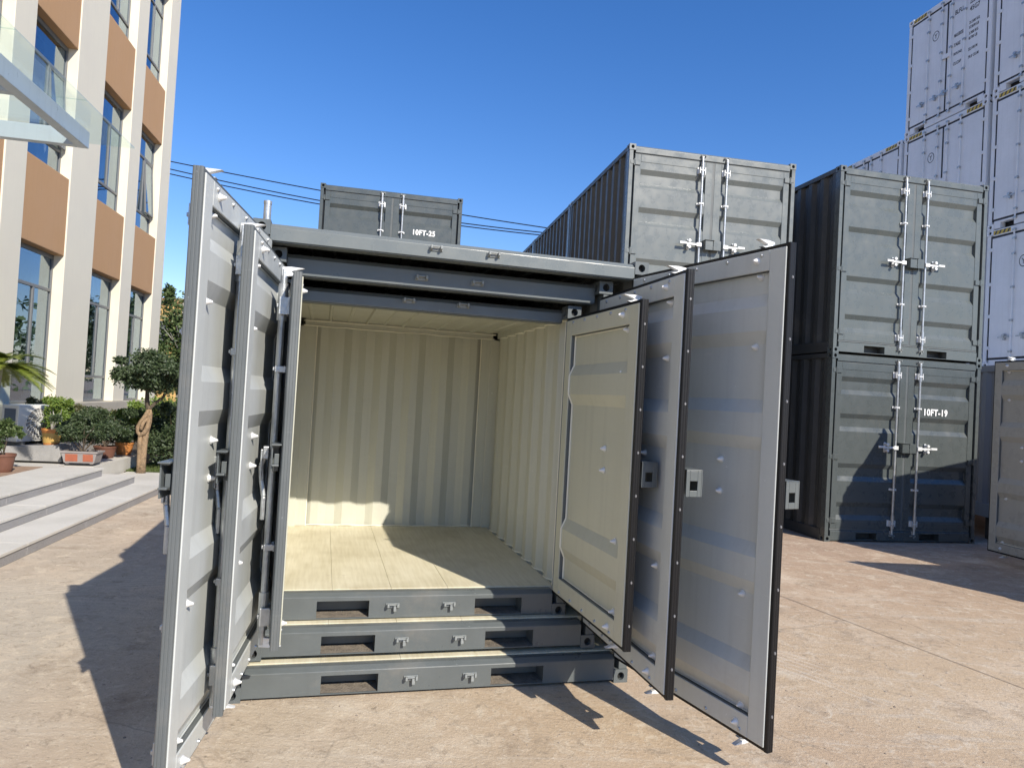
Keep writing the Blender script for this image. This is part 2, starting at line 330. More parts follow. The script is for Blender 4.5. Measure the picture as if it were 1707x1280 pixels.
    crk = N.new('ShaderNodeMath'); crk.operation = 'MULTIPLY'; L.new(crack, crk.inputs[0]); L.new(mr(nz(.8, 2), .48, .6), crk.inputs[1])
    c = mix(c, (.15, .12, .10), crk.outputs[0])
    L.new(c, b.inputs['Base Color'])
    bp = N.new('ShaderNodeBump'); bp.inputs['Strength'].default_value = .5; bp.inputs['Distance'].default_value = .014
    ad = N.new('ShaderNodeMath'); L.new(nz(45, 6, .7), ad.inputs[0]); L.new(nz(4, 6, .6), ad.inputs[1]); L.new(ad.outputs[0], bp.inputs['Height']); L.new(bp.outputs[0], b.inputs['Normal'])
    return m
M['ground'] = ground_mat()

# ------------------------------------------------------------------ ground
g = MB(); g.face([(-400, -400, 0), (400, -400, 0), (400, 400, 0), (-400, 400, 0)])
tag(g.build('ground', M['ground']), 'sunlit tan concrete yard', kind='structure')
def joint(ax, ay, bx, by, w=.006):
    g = MB(); d = Vector((bx-ax, by-ay, 0)).normalized(); n = Vector((-d.y, d.x, 0))*w
    g.face([(ax-n.x, ay-n.y, .004), (bx-n.x, by-n.y, .004), (bx+n.x, by+n.y, .004), (ax+n.x, ay+n.y, .004)])
    return g
j = joint(2.36, 7.2, 3.85, 3.6, .004); j2 = joint(3.85, 3.6, 5.5, -.4); j3 = joint(1.9, 6.35, 2.6, 6.6); j4 = joint(-3.3, 3.2, -6.0, 9.9, .004)
for q in (j2, j3, j4):
    n0 = len(j.v); j.v += q.v; j.f += [[i+n0 for i in f] for f in q.f]; j.m += q.m
tag(j.build('ground_joint', mat('joint_dirt', (.31, .25, .195), .95)), 'dark saw cut joints in the concrete yard', kind='structure')

# ------------------------------------------------------------------ shipping container parts
def hole_face(mb, cx, cz, hw, hh, rx, rz, y, dirx=(1, 0, 0), depth=.03, inward=(0, 1, 0)):
    """a rectangular plate with an oval hole; plane point = P0 + dirx*x + z ; recess along inward"""
    n = 16; O = []; I = []; B = []
    dx = Vector(dirx); iv = Vector(inward)
    for k in range(n):
        t = 2*math.pi*(k+.5)/n; c, s = math.cos(t), math.sin(t)
        q = max(abs(c)/hw, abs(s)/hh); ox, oz = c/q, s/q
        O.append((ox, oz)); I.append((rx*c, rz*s))
    base = Vector(y)
    P = lambda x, z, d=0: (base+dx*(cx+x)+Vector((0, 0, cz+z))+iv*d)[:]
    corners = {}
    for k in range(n):
        j = (k+1) % n
        a, b2 = O[k], O[j]
        pts = [P(*a)]
        if abs(abs(a[0])-hw) < 1e-6 and abs(abs(b2[1])-hh) < 1e-6 and not (abs(abs(b2[0])-hw) < 1e-6): pts.append(P(math.copysign(hw, a[0]), math.copysign(hh, b2[1])))
        elif abs(abs(a[1])-hh) < 1e-6 and abs(abs(b2[0])-hw) < 1e-6 and not (abs(abs(a[0])-hw) < 1e-6): pts.append(P(math.copysign(hw, b2[0]), math.copysign(hh, a[1])))
        pts += [P(*b2), P(*I[j]), P(*I[k])]
        mb.face(pts)
        mb.face([P(*I[k]), P(*I[j]), P(*I[j], depth), P(*I[k], depth)])
    old = mb.mi; mb.mi = 1  # shallow cap coloured near-black for the shade deep in the hole
    mb.face([P(*q, depth) for q in I]); mb.mi = old

def casting_mesh(cw, cdp, ch):
    """corner block, front (-y) and one side open with lifting holes; origin at the min corner"""
    mb = MB()
    y0 = 0
    hole_face(mb, cw/2, ch/2, cw/2, ch/2, cw*.25, ch*.30, (0, 0, 0))
    hole_face(mb, cdp/2, ch/2, cdp/2, ch/2, cdp*.22, ch*.30, (0, 0, 0), (0, 1, 0), .03, (1, 0, 0))
    hole_face(mb, cdp/2, ch/2, cdp/2, ch/2, cdp*.22, ch*.30, (cw, 0, 0), (0, 1, 0), .03, (-1, 0, 0))
    mb.face([(0, cdp, 0), (0, cdp, ch), (cw, cdp, ch), (cw, cdp, 0)])
    mb.face([(0, 0, ch), (cw, 0, ch), (cw, cdp, ch), (0, cdp, ch)]); mb.face([(0, 0, 0), (0, cdp, 0), (cw, cdp, 0), (cw, 0, 0)])
    return mb

def corr(a0, a1, pitch, depth, start=.04):
    """trapezoid profile from a0 to a1, offset 0..depth"""
    n = max(1, round((a1-a0-2*start)/pitch)); p = (a1-a0-2*start)/n
    out = [(a0, 0)]
    for i in range(n):
        s = a0+start+i*p
        out += [(s+p*.14, 0), (s+p*.38, depth), (s+p*.62, depth), (s+p*.86, 0)]
    out.append((a1, 0)); return out

SM = {}
def shared(key, fn):
    if key not in SM: SM[key] = fn()
    return SM[key]
def cone_mesh(mt):
    def f():
        mb = MB(); mb.cyl((0, 0, 0), (0, .004, 0), .0185, .0185, 12); mb.cyl((0, .004, 0), (0, .029, 0), .0155, .0045, 12)
        me = bpy.data.meshes.new('bolt'); me.from_pydata(mb.v, [], mb.f); me.materials.append(mt); return me
    return shared('cone'+mt.name, f)
def screw_mesh(mt):
    def f():
        mb = MB(); mb.cyl((0, 0, 0), (0, .007, 0), .010, .007, 8)
        me = bpy.data.meshes.new('screw'); me.from_pydata(mb.v, [], mb.f); me.materials.append(mt); return me
    return shared('screw'+mt.name, f)

def make_door(parent, hinge, ang, side, w, z0, z1, troughs, mo, mi, gasket, edge=None, bolts=False, handle='level', detail=True, rod_in=.175, nom=None):
    """local x = hinge -> free edge, inner face towards +y*side. mo / mi: outer and inner paint"""
    T = .05; h = z1-z0
    hx, hy = hinge
    e = MB(); hs, fs, rl = .085, .10, .10
    # frame tubes, outer paint outside and inner paint inside
    def fbox(x0, zz0, x1, zz1):
        y0, y1 = 0, T*side
        for k, (a, b2) in enumerate(((0, .84), (.84, 1))):
            e.mi = k; e.box(x0, y0+(y1-y0)*a, zz0, x1, y0+(y1-y0)*b2, zz1)
    fbox(0, 0, hs, h); fbox(w-fs, 0, w, h); fbox(hs, 0, w-fs, rl); fbox(hs, h-rl, w-fs, h)
    d = e.build('door', [mo, mi], parent, bevel=.004)
    d.location = (hx, hy, z0); d.rotation_euler = (0, 0, ang)
    # corrugated panel, two skins
    prof = [(rl, 0)]
    for c in sorted(troughs):
        c -= z0
        prof += [(c-.125, 0), (c-.06, .029), (c+.055, .029), (c+.12, 0)]
    prof.append((h-rl, 0))
    p = MB(); x0, x1 = hs, w-fs
    p.mi = 0; p.sheet(prof, lambda a, dd, t: ((x0, x1)[t], (.005+dd*1.3)*side, a))
    p.mi = 1; p.sheet(prof, lambda a, dd, t: ((x0, x1)[t], (.017+dd)*side, a))
    pn = p.build('panel', [mo, mi], d, recalc=False)
    if not detail: return d
    if bolts:
        # sealant bead following the corrugation beside the hinge stile, and along the rails
        for xs in (hs+.006,):
            pts = [(xs+.035*(dd/.029)*-1 if False else xs, (.020+dd)*side, a) for a, dd in prof]
            s = MB(); s.tube(pts, [.0055]*len(pts), 6)
            s.tube([(xs, .021*side, h-rl-.006), (x1, .021*side, h-rl-.006)], [.0035]*2, 6); s.tube([(xs, .021*side, rl+.006), (x1, .021*side, rl+.006)], [.0035]*2, 6)
            s.build('sealant', bolts, d)
    # gasket
    gk = MB(); o = .018; Y = lambda v: v*side
    rib = [(0, .004), (o-.004, .004), (o, .008), (o, .014), (o-.0014, .0150), (o-.0014, .0162), (o, .018), (o, .027), (o-.0014, .0286), (o-.0014, .0298), (o, .031), (o, .039), (o-.004, .0435), (0, .0445)]
    gk.prism([(w+.0005+a_, Y(b_)) for a_, b_ in rib], 'z', -o, h+o)
    gk.box(-.004, Y(.004), h+.0005, w, Y(.040), h+o); gk.box(-.004, Y(.004), -o, w, Y(.040), -.0005)
    gk.build('gasket', gasket, d, bevel=.001)
    ks = screw_mesh(M['galv'])
    if bolts:
        kb = cone_mesh(M['white_zinc'])
        rz = 0 if side > 0 else math.pi
        sc = 1
        for fx, fz in ((fs+.075, .045/h), (fs+.075, .12/h), (fs+.09, .20), (fs+.29, .445), (fs+.29, .515), (fs+.10, .72), (fs+.075, 1-.12/h), (fs+.075, 1-.045/h)):
            zz = h*(1-fz); 
            yy = .018
            for c in troughs:
                if abs(zz-(c-z0)) < .06: yy = .047
            if zz > h-rl or zz < rl: yy = T
            link('bolt', kb, d, (w-fx, yy*side, zz), rz)
        n = 5
        for k in range(n):
            xx = hs+.03+(w-fs-hs-.08)*k/(n-1)
            for zz in (h-.022, .022): link('screw', ks, d, (xx, T*side, zz), rz)
        if side < 0:
            for k in range(8):
                link('screw', screw_mesh(M['rivet']), d, (w+o-.0005, .0225*side, h*(k+.5)/8), -math.pi/2, (.6, .6, .9))
    # locking rod with guides, cams and collars
    xr = w-rod_in; yr = -.034*side
    lr = MB(); lr.cyl((xr, yr, -.05), (xr, yr, h+.05), .0165, n=14); lr.cyl((xr, yr, .02), (xr, yr, .20), .0235, n=14); lr.cyl((xr, yr, h-.20), (xr, yr, h-.02), .0235, n=14)
    rod = lr.build('locking_rod', M['galv'], d, smooth=False)
    for zc, sg in ((-.016, -1), (h+.016, 1)):
        cm = MB()
        pl = [(-.012, .0), (.012, .0), (.036, .004), (.072, .014), (.040, .019), (.030, .026), (.046, .032), (.094, .047), (.030, .049), (-.012, .044)]
        cm.prism([(yr+a*side, zc+b2*sg) for a, b2 in pl], 'x', xr-.014, xr+.014)
        cm.build('cam', M['white_zinc'], rod, bevel=.003)
    for zb in (.09, h*.245, h*.745, h-.13):
        gd = MB(); big = zb < .2 or zb > h-.2; hb = .085 if big else .03; q = .042 if big else .034
        gd.box(xr-q, -.001*side, zb-hb/2, xr-q+.010, -.05*side, zb+hb/2); gd.box(xr+q-.010, -.001*side, zb-hb/2, xr+q, -.05*side, zb+hb/2)
        gd.box(xr-q+.010, -.052*side, zb-.008, xr+q-.010, -.060*side, zb+.008)
        gd.box(xr-q-.018, -.0005*side, zb-hb/2, xr-q-.001, -.009*side, zb+hb/2); gd.box(xr+q+.001, -.0005*side, zb-hb/2, xr+q+.018, -.009*side, zb+hb/2)
        gd.build('rod_guide', M['white_zinc'] if mo is not M['grey'] else M['galv'], rod, bevel=.002)
    hz = h*.50
    hd = MB()
    if handle == 'level':
        hd.box(xr-.05, yr-.022*side, hz-.026, xr+.022, yr-.040*side, hz+.026)
        hd.box(xr-.19, yr-.024*side, hz-.013, xr-.05, yr-.036*side, hz+.013); hd.box(xr-.29, yr-.022*side, hz-.008, xr-.19, yr-.046*side, hz+.022)
        hd.cyl((xr-.15, -.002*side, hz+.042), (xr-.15, yr-.045*side, hz+.042), .021, n=12); hd.cyl((xr-.15, -.002*side, hz-.042), (xr-.15, yr-.045*side, hz-.042), .021, n=12)
        hd.box(xr-.165, -.001*side, hz-.07, xr-.135, -.012*side, hz+.07)
    else:
        pts = [(xr-.01, yr-.028*side, hz+.02), (xr-.02, yr-.05*side, hz-.05), (xr-.02, yr-.045*side, hz-.12), (xr-.01, yr-.03*side, hz-.20), (xr-.01, yr-.03*side, hz-.31)]
        for a, b2 in zip(pts, pts[1:]):
            hd.cyl(a, b2, .013, n=6)
        hd.box(xr-.045, yr-.02*side, hz-.015, xr+.022, yr-.045*side, hz+.045); hd.box(xr-.035, yr-.046*side, hz-.11, xr+.012, yr-.056*side, hz+.03)
    hd.build('handle', M['white_zinc'] if handle == 'level' else M['galv'], rod, bevel=.003)
    # lock box half on the free edge
    lb = MB(); bx0, bx1, bz0, bz1, by = w-.095, w+.012, hz-.065, hz+.065, (-.088 if side < 0 or handle == 'level' else -.036)*side
    t = .006
    lb.box(bx0, -.008*side, bz1-t, bx1, by, bz1); lb.box(bx0, by+.0*side, bz0, bx1, by-t*side, bz1); lb.box(bx0, -.008*side, bz0, bx0+t, by, bz1-t)
    # plate towards the free edge: square window on the right door, an open shell with a lug on the left one
    a0, a1 = -.008*side, by
    if side < 0:
        lb.box(bx1-t, a0, bz0, bx1, a0+(a1-a0)*.25, bz1-t); lb.box(bx1-t, a0+(a1-a0)*.75, bz0, bx1, a1, bz1-t)
        lb.box(bx1-t, a0+(a1-a0)*.25, bz0, bx1, a0+(a1-a0)*.75, bz0+.03); lb.box(bx1-t, a0+(a1-a0)*.25, bz0+.075, bx1, a0+(a1-a0)*.75, bz1-t)
    else:
        lb.box(bx0-.01, .0, bz1+.0005, bx1+.02, by*1.25, bz1+.007); lb.box(bx1-.03, a0, bz0+.03, bx1-.022, a1*.8, bz0+.09); lb.box(bx1-.02, a0, bz0+.035, bx1+.018, a1*1.1, bz0+.043)
    lb.build('lock_box', mo, d, bevel=.002)
    # hinges
    for fz in ((.045, .36, .67, .955) if nom is None else nom):
        zz = h*fz; hg = MB()
        hg.box(.004, -.001*side, zz-.035, .075, -.016*side, zz+.035); hg.box(-.066 if nom else -.052, -.001*side, zz-.026, .003, -.016*side, zz+.026)
        hg.cyl((-.012, -.012*side, zz-.045), (-.012, -.012*side, zz+.045), .013, n=10)
        hg.build('hinge', mo, d, bevel=.003)
    return d

def make_container(name, loc, rz, W, L, H, mo, ms, mint, md_in, label, group, doors=None, fork=((.5, .8), (None, None)), rails=True, bolts=None, planks=5, cast=(.09, .12, .08),
                   troughs=(2.15, 1.64, .955, .42), hdr=.11, sill=.146, left_open=None, right_open=None, gasketL=None, gasketR=None, interior=True, roofm=None, cat='shipping container', sill_top=.17, hrec=0, hlift=0, hm=None):
    root = empty(name, loc, rz, label, cat, group)
    cw, cdp, ch = cast; pw = .055
    # castings
    def castings(mt):
        def f():
            mb = casting_mesh(cw, cdp, ch); o = mb.build('corner_casting', [mt, M['dark']], None, bevel=.004); me = o.data
            bpy.data.objects.remove(o); return me
        return shared('cast%s%.2f' % (mt.name, cw), f)
    cme = castings(mo)
    for x in (0, W-cw):
        for z in (0, H-ch):
            link('corner_casting', cme, root, (x, 0, z))
            if interior != 'seams': link('corner_casting', cme, root, (x+cw, L, z), math.pi)
    # posts
    for x in (.004, W-.004-pw):
        mb = MB(); mb.box(x, .006, ch, x+pw, .11, H-ch)
        mb.build('corner_post', mo, root, bevel=.004)
        mb = MB(); mb.box(x if x < 1 else x-.045, L-.088, ch, x+pw+.045 if x < 1 else x+pw, L-.006, H-ch); mb.build('corner_post', [mint if interior else ms], root, bevel=.004)
    # header: folded channel
    mb = MB(); mb.T = Matrix.Translation((0, hrec, hlift)) if hrec else None; mb.prism([(.004, H-hdr), (.004, H-.040), (.026, H-.016), (.13, H-.014), (.13, H-hdr), (.10, H-hdr), (.10, H-.03), (.036, H-.03), (.014, H-.048), (.014, H-hdr)], 'x', cw, W-cw)
    mb.box(cw, .012, H-hdr-.006, W-cw, .10, H-hdr-.0005)
    mb.build('header', hm or mo, root, bevel=.002)
    # sill with fork pockets
    (f0, f1), (f2, f3) = fork
    if f2 is None: f2, f3 = W-f1, W-f0
    mb = MB(); zh = sill-.024
    mb.prism([(.006, zh), (.006, sill-.004), (.009, sill), (.040, sill_top-.006), (.09, sill_top-.006), (.09, zh)], 'x', cw, W-cw)
    for a, b2 in ((cw, f0), (f1, f2), (f3, W-cw)): mb.prism([(.006, .018), (.006, zh), (.09, zh), (.09, .018)], 'x', a, b2)
    for a, b2 in ((f0, f1), (f2, f3)): mb.box(a, .006, .018, b2, .014, .024)
    mb.build('sill', mo, root)
    mb = MB()
    for a, b2 in ((f0, f1), (f2, f3)): mb.box(a+.001, .0145, .018, b2-.001, L*.97, .023)
    mb.build('fork_tunnel_floor', M['debris'], root)
    mb = MB()
    for a, b2 in ((f0, f1), (f2, f3)):
        mb.box(a-.006, .091, .02, a-.001, L*.98, sill-.03); mb.box(b2+.001, .091, .02, b2+.006, L*.98, sill-.03); mb.box(a-.006, .091, sill-.028, b2+.006, L*.98, sill-.0245)
    mb.build('fork_tunnel', ms, root)
    # side rails + side walls
    for k, x in enumerate((.004, W-.004)):
        s = 1 if k == 0 else -1
        mb = MB(); mb.box(x, .13 if not k else .13, H-.07, x+.05*s, L-cdp, H-.006); mb.build('side_rail', mint if interior else ms, root, bevel=.003)
        mb = MB(); mb.box(x, cdp, .012, x+.049*s, L-cdp, .155); mb.build('side_rail', mint if interior else ms, root, bevel=.003)
        prof = corr(.11, L-.09, .26, .036)
        mb = MB(); mb.mi = 0; mb.sheet(prof, lambda a, dd, t: (x+(.010+dd)*s, a, (.156, H-.071)[t]))
        mb.mi = 1; mb.sheet(prof, lambda a, dd, t: (x+(.013+dd)*s, a, (.156, H-.071)[t]))
        mb.build('side_wall', [ms, mint], root, recalc=False)
    # rear wall: corrugated panel between flat fillers
    mb = MB(); mb.box(cw, L-.10, H-.075, W-cw, L-.008, H-.006); mb.build('rear_rail', [mint if interior else ms], root, bevel=.003)
    mb = MB(); mb.box(cw, L-.07, .012, W-cw, L-.008, .155); mb.build('rear_rail', [mint if interior else ms], root, bevel=.003)
    prof = corr(.085, W-.085, .29, .030)
    mb = MB(); mb.mi = 0; mb.sheet(prof, lambda a, dd, t: (a, L-.012-dd, (.156, H-.076)[t])); mb.mi = 1; mb.sheet(prof, lambda a, dd, t: (a, L-.015-dd, (.156, H-.076)[t]))
    mb.build('rear_wall', [ms, mint], root, recalc=False)
    # roof: shallow ribs running across the depth
    prof = [(.055, 0)]
    nr = round((W-.13)/.15)
    for k in range(nr):
        a = .065+(W-.13)*(k+.5)/nr; dr = .016 if k % 2 else .009
        prof += [(a-.016, 0), (a-.006, dr), (a+.006, dr), (a+.016, 0)]
    prof.append((W-.055, 0))
    mb = MB(); mb.mi = 0; mb.sheet(prof, lambda a, dd, t: (a, (.131, L-.101)[t], H-.014-dd)); mb.mi = 1; mb.sheet(prof, lambda a, dd, t: (a, (.131, L-.101)[t], H-.017-dd))
    mb.build('roof', [roofm or ms, mint], root, recalc=False)
    # floor boards
    zf = sill_top
    fw = (W-.10)/planks
    for k in range(planks):
        mb = MB(); mb.box(  .05+k*fw+.0005, .092, zf-.028, .05+(k+1)*fw-.0005, L-.06, zf); o = mb.build('floor_board', M['floor'] if interior else M['bark'], root, bevel=.0015)
        o.location.z += random.uniform(-.0012, .0012)
    mb = MB()
    for k in range(5): mb.box(.05, .15+k*(L-.4)/4, .03, W-.05, .20+k*(L-.4)/4, zf-.031)
    mb.build('floor_bearer', ms, root)
    # lock keepers on header and sill
    for u in (W/2-.17, W/2+.17):
        for z in (sill-.055, H-hdr+.05):
            mb = MB(); mb.T = Matrix.Translation((0, hrec, hlift)) if z > 1 else None
            mb.box(u-.040, -.004, z-.013, u+.040, .0055, z+.013)
            mb.prism([(-.004, z+.012), (-.034, z+.016), (-.034, z-.004), (-.004, z-.012)], 'x', u-.034, u-.022); mb.prism([(-.004, z+.012), (-.034, z+.016), (-.034, z-.004), (-.004, z-.012)], 'x', u+.022, u+.034)
            mb.prism([(-.010, z+.002), (-.024, z+.002), (-.024, z-.030), (-.010, z-.022)], 'x', u+.004, u+.021) if z < 1 else None
            mb.box(u-.0215, -.026, z+.006, u+.0215, -.014, z+.013)
            mb.build('lock_keeper', M['keeper'], root, bevel=.002)
    z0, z1 = sill_top+.006, H-hdr-.016
    ga = .034 if doors == 'closed' else .012
    wd = (W-2*(pw+ga))/2-.016
    gl = gasketL or M['rubber']; gr = gasketR or M['rubber']
    if doors == 'closed':
        make_door(root, (pw+ga, .016), 0, 1, wd, z0, z1, troughs, mo, md_in, M['rubber_grey'], handle='level', nom=(.05, .43, .95), rod_in=.175-.012)
        make_door(root, (W-pw-ga, .016), math.pi, -1, wd, z0, z1, troughs, mo, md_in, M['rubber_grey'], handle='level', nom=(.05, .43, .95), rod_in=.175-.012)
        # black strips behind the door gaps: gasket, plus the gap's shadow as colour
        for xa in (pw+.006, W-pw-ga+.006):
            mb = MB(); mb.box(xa, .05, z0-.01, xa+ga-.012, .07, z1+.01); mb.build('gap_seal_shade', M['rubber'], root)
    for spec, side in ((left_open, 1), (right_open, -1)):
        if not spec: continue
        hx, hy, fx, fy, zz0, zz1 = spec
        an = math.atan2(fy-hy, fx-hx); ww = math.hypot(fx-hx, fy-hy)
        make_door(root, (hx, hy), an, side, ww-.02, zz0, zz1, troughs, mo, md_in, gl if side == 1 else gr, bolts=bolts or M['caulk'], handle='hang' if side == 1 else 'level')
    if interior == 'seams':
        s = MB(); r = .0050
        yb = L-.055; zt = H-.078; x0, x1 = .05, W-.05
        rp = random.Random(3)
        def wob(p0, p1, n, amp):
            pts = []
            for k in range(n+1):
                q = Vector(p0).lerp(Vector(p1), k/n); pts.append(q+Vector((rp.uniform(-amp, amp), 0, rp.uniform(-amp, amp))))
            s.tube(pts, [r*rp.uniform(.7, 1.3) for _ in pts], 6)
        wob((x0+.03, L-.102, H-.078), (x1-.03, L-.102, H-.078), 14, .003)
        wob((x0+.03, L-.105, H-.036), (x1-.01, L-.105, H-.036), 16, .004)
        wob((x0+.03, yb, .156+.02), (x1-.03, yb, .156+.02), 18, .004)
        prof = corr(.11, L-.09, .26, .036)
        for zz in (sill_top+.006, H-.074):
            pts = [(W-.004-(.017+dd), a, zz) for a, dd in prof]; s.tube(pts, [r]*len(pts), 6)
        for xx in (.19, W-.19): s.tube([(xx, L-.062, sill_top), (xx, L-.062, zt)], [r, r], 6)
        s.tube([(W-.058, .112, sill_top), (W-.058, .112, zt)], [r, r], 6)
        s.build('sealant', M['caulk'], root)
        for xx in (.085, W-.085-.1):
            mb = MB(); mb.box(xx+(.0 if xx < 1 else .0), L-.075, sill_top+.001, xx+.10, L-.055, H-.08); mb.build('rear_filler', mint, root, bevel=.003)
    return root

# ------------------------------------------------------------------ the three nested containers
NX, NY, NA = -1.4272, 3.7296, .2611
cN, sN = math.cos(NA), math.sin(NA)
def nest(u, v, z): return (NX+u*cN-v*sN, NY+u*sN+v*cN, z)
GRP = 'nested open containers set one inside another'
# outer
make_container('shipping_container', nest(-.01, 0, 0), NA, 2.325, 2.99, 2.59, M['grey'], M['grey'], M['inner_grey'], M['light'],
    'largest open grey container holding two smaller ones, its sill lowest and nearest', GRP, fork=((.5, .81), (1.46, 1.78)), interior=True,
    left_open=(.055, -.004, -.11+.01, -1.18, .17, 2.475), right_open=(2.27, -.004, 2.505, -1.19, .17, 2.475), gasketL=M['rubber_grey'], bolts=M['light'], hm=M['grey_hi'])  # header gets the paler paint to carry its gloss in the sun
# middle
make_container('shipping_container', nest(.075, .11, .178), NA, 2.055, 2.55, 2.29, M['grey'], M['grey'], M['inner_grey'], M['light'],
    'middle sized open grey container nested between the largest and the smallest', GRP, fork=((.405, .705), (1.355, 1.655)), troughs=(1.90, 1.44, .87, .42), interior=True, hdr=.135, hrec=.07,
    left_open=(.05, -.004, -.03, -.99, .165, 2.165), right_open=(2.02, -.004, 2.015, -1.10, .165, 2.165), gasketL=M['rubber_grey'], bolts=M['light'])
# inner
make_container('shipping_container', nest(.13, .24, .337), NA, 1.845, 2.15, 1.975, M['grey'], M['grey'], M['beige'], M['beige_door'],
    'smallest open container with empty cream interior, standing innermost of the nested set', GRP, fork=((.315, .615), (1.255, 1.555)), troughs=(1.47, .52), interior='seams', hdr=.100, hrec=.10, hlift=.0,
    left_open=(.05, -.004, .11, -.84, .165, 1.875), right_open=(1.80, -.004, 1.825, -1.03, .165, 1.875), gasketL=M['rubber_grey'], bolts=M['caulk'])
# steel pipe standing on the outer casting
mb = MB(); p = nest(.05, .10, 0); mb.cyl((p[0], p[1], 2.59), (p[0], p[1], 2.70), .020, n=16); mb.cyl((p[0], p[1], 2.695), (p[0], p[1], 2.712), .022, n=16); 
tag(mb.build('steel_pipe', M['galv']), 'short galvanised pipe standing on the left top corner of the nested containers', 'pipe')

# ------------------------------------------------------------------ lettering
def text_mesh(name, s, size, parent, loc, m, rot=(math.pi/2, 0, 0), sx=1., bold=.0, spacing=1.0):
    c = bpy.data.curves.new(name, 'FONT'); c.body = s; c.size = size; c.extrude = .0008; c.offset = bold; c.space_character = spacing
    t = bpy.data.objects.new(name, c); COL.objects.link(t)
    dg = bpy.context.evaluated_depsgraph_get(); me = bpy.data.meshes.new_from_object(t.evaluated_get(dg))
    bpy.data.objects.remove(t); me.name = name; me.materials.clear(); me.materials.append(m)
    o = bpy.data.objects.new(name, me); COL.objects.link(o); o.parent = parent; o.location = loc; o.rotation_euler = rot; o.scale = (sx, 1, 1)
    return o

# ------------------------------------------------------------------ ten foot containers in stacks
def ten(loc, rz, paintm, label, group='closed grey ten foot containers stacked in the yard'):
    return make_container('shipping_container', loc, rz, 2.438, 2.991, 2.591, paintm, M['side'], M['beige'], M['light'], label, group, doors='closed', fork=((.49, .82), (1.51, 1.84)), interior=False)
SX, SY, SA = 4.3735, 9.5601, .2066
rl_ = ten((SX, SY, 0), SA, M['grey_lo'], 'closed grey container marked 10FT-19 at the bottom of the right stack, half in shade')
text_mesh('lettering', '10FT-19', .125, rl_, (1.50, .0135, 1.80), M['stencil'], sx=.86, bold=.005, spacing=1.12)
ru = ten((SX, SY, 2.592), SA, M['grey_mid'], 'closed grey container without lettering on top of the 10FT-19 container')
BX, BY, BA = 1.3876, 9.2001, .1817
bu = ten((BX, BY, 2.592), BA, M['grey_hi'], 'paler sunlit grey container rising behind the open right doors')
cB, sB = math.cos(BA), math.sin(BA)
c = copy_tree(bu); c.location = (BX, BY, 0); c['label'] = 'ground level container under the paler grey one behind the open doors'
for k, l in ((1, 'second upper container in the dark row running back behind the paler grey one'), (2, 'third upper container in the dark row running back behind the paler grey one')):
    c = copy_tree(bu); c.location = (BX-sB*3.02*k, BY+cB*3.02*k, 2.592); c['label'] = l
    c = copy_tree(bu); c.location = (BX-sB*3.02*k, BY+cB*3.02*k, 0); c['label'] = l.replace('upper', 'ground level')
TX, TY, TA = -3.4325, 11.7626, .2054
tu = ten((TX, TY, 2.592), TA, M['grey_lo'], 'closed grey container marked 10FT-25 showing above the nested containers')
text_mesh('lettering', '10FT-25', .125, tu, (1.58, .0135, 1.875), M['stencil'], sx=.86, bold=.005, spacing=1.12)
c = copy_tree(rl_); c.location = (TX, TY, 0); c.rotation_euler = (0, 0, TA); c['label'] = 'ground level container carrying the 10FT-25 container'
for ch in list(c.children):
    if ch.name.startswith('lettering'): bpy.data.objects.remove(ch)

# ------------------------------------------------------------------ open container at the right edge, its door folded back into view
QA = math.atan2(7.45-5.38, 6.2-7.4)      # direction of its front, from its left (near) corner to its right (far) corner
Q0 = (7.4, 5.38)
def q_local(x, y):
    dx, dy = x-Q0[0], y-Q0[1]; c, s = math.cos(QA), math.sin(QA); return (dx*c+dy*s, -dx*s+dy*c)
# front runs from corner A to corner B with the body on the side away from the camera's left
# local frame: x along front must have +y into the body: go from far corner to near corner
QA2 = QA+math.pi; Q1 = (6.27, 7.54)
def ql(x, y):
    dx, dy = x-Q1[0], y-Q1[1]; c, s = math.cos(QA2), math.sin(QA2); return (dx*c+dy*s, -dx*s+dy*c)
fL = ql(6.07, 8.74); fR = ql(6.22, 5.43)
make_container('shipping_container', (*Q1, 0), QA2, 2.393, 2.99, 2.591, M['grey'], M['grey'], M['beige'], M['inner_grey'],
    'open container at the right edge of the yard with its inner door face showing', 'closed and open containers at the right edge', fork=((.49, .80), (1.5, 1.81)),
    left_open=(.05, -.006, fL[0], fL[1], .17, 2.49), right_open=(2.34, -.006, fR[0], fR[1], .17, 2.475), bolts=M['caulk'])

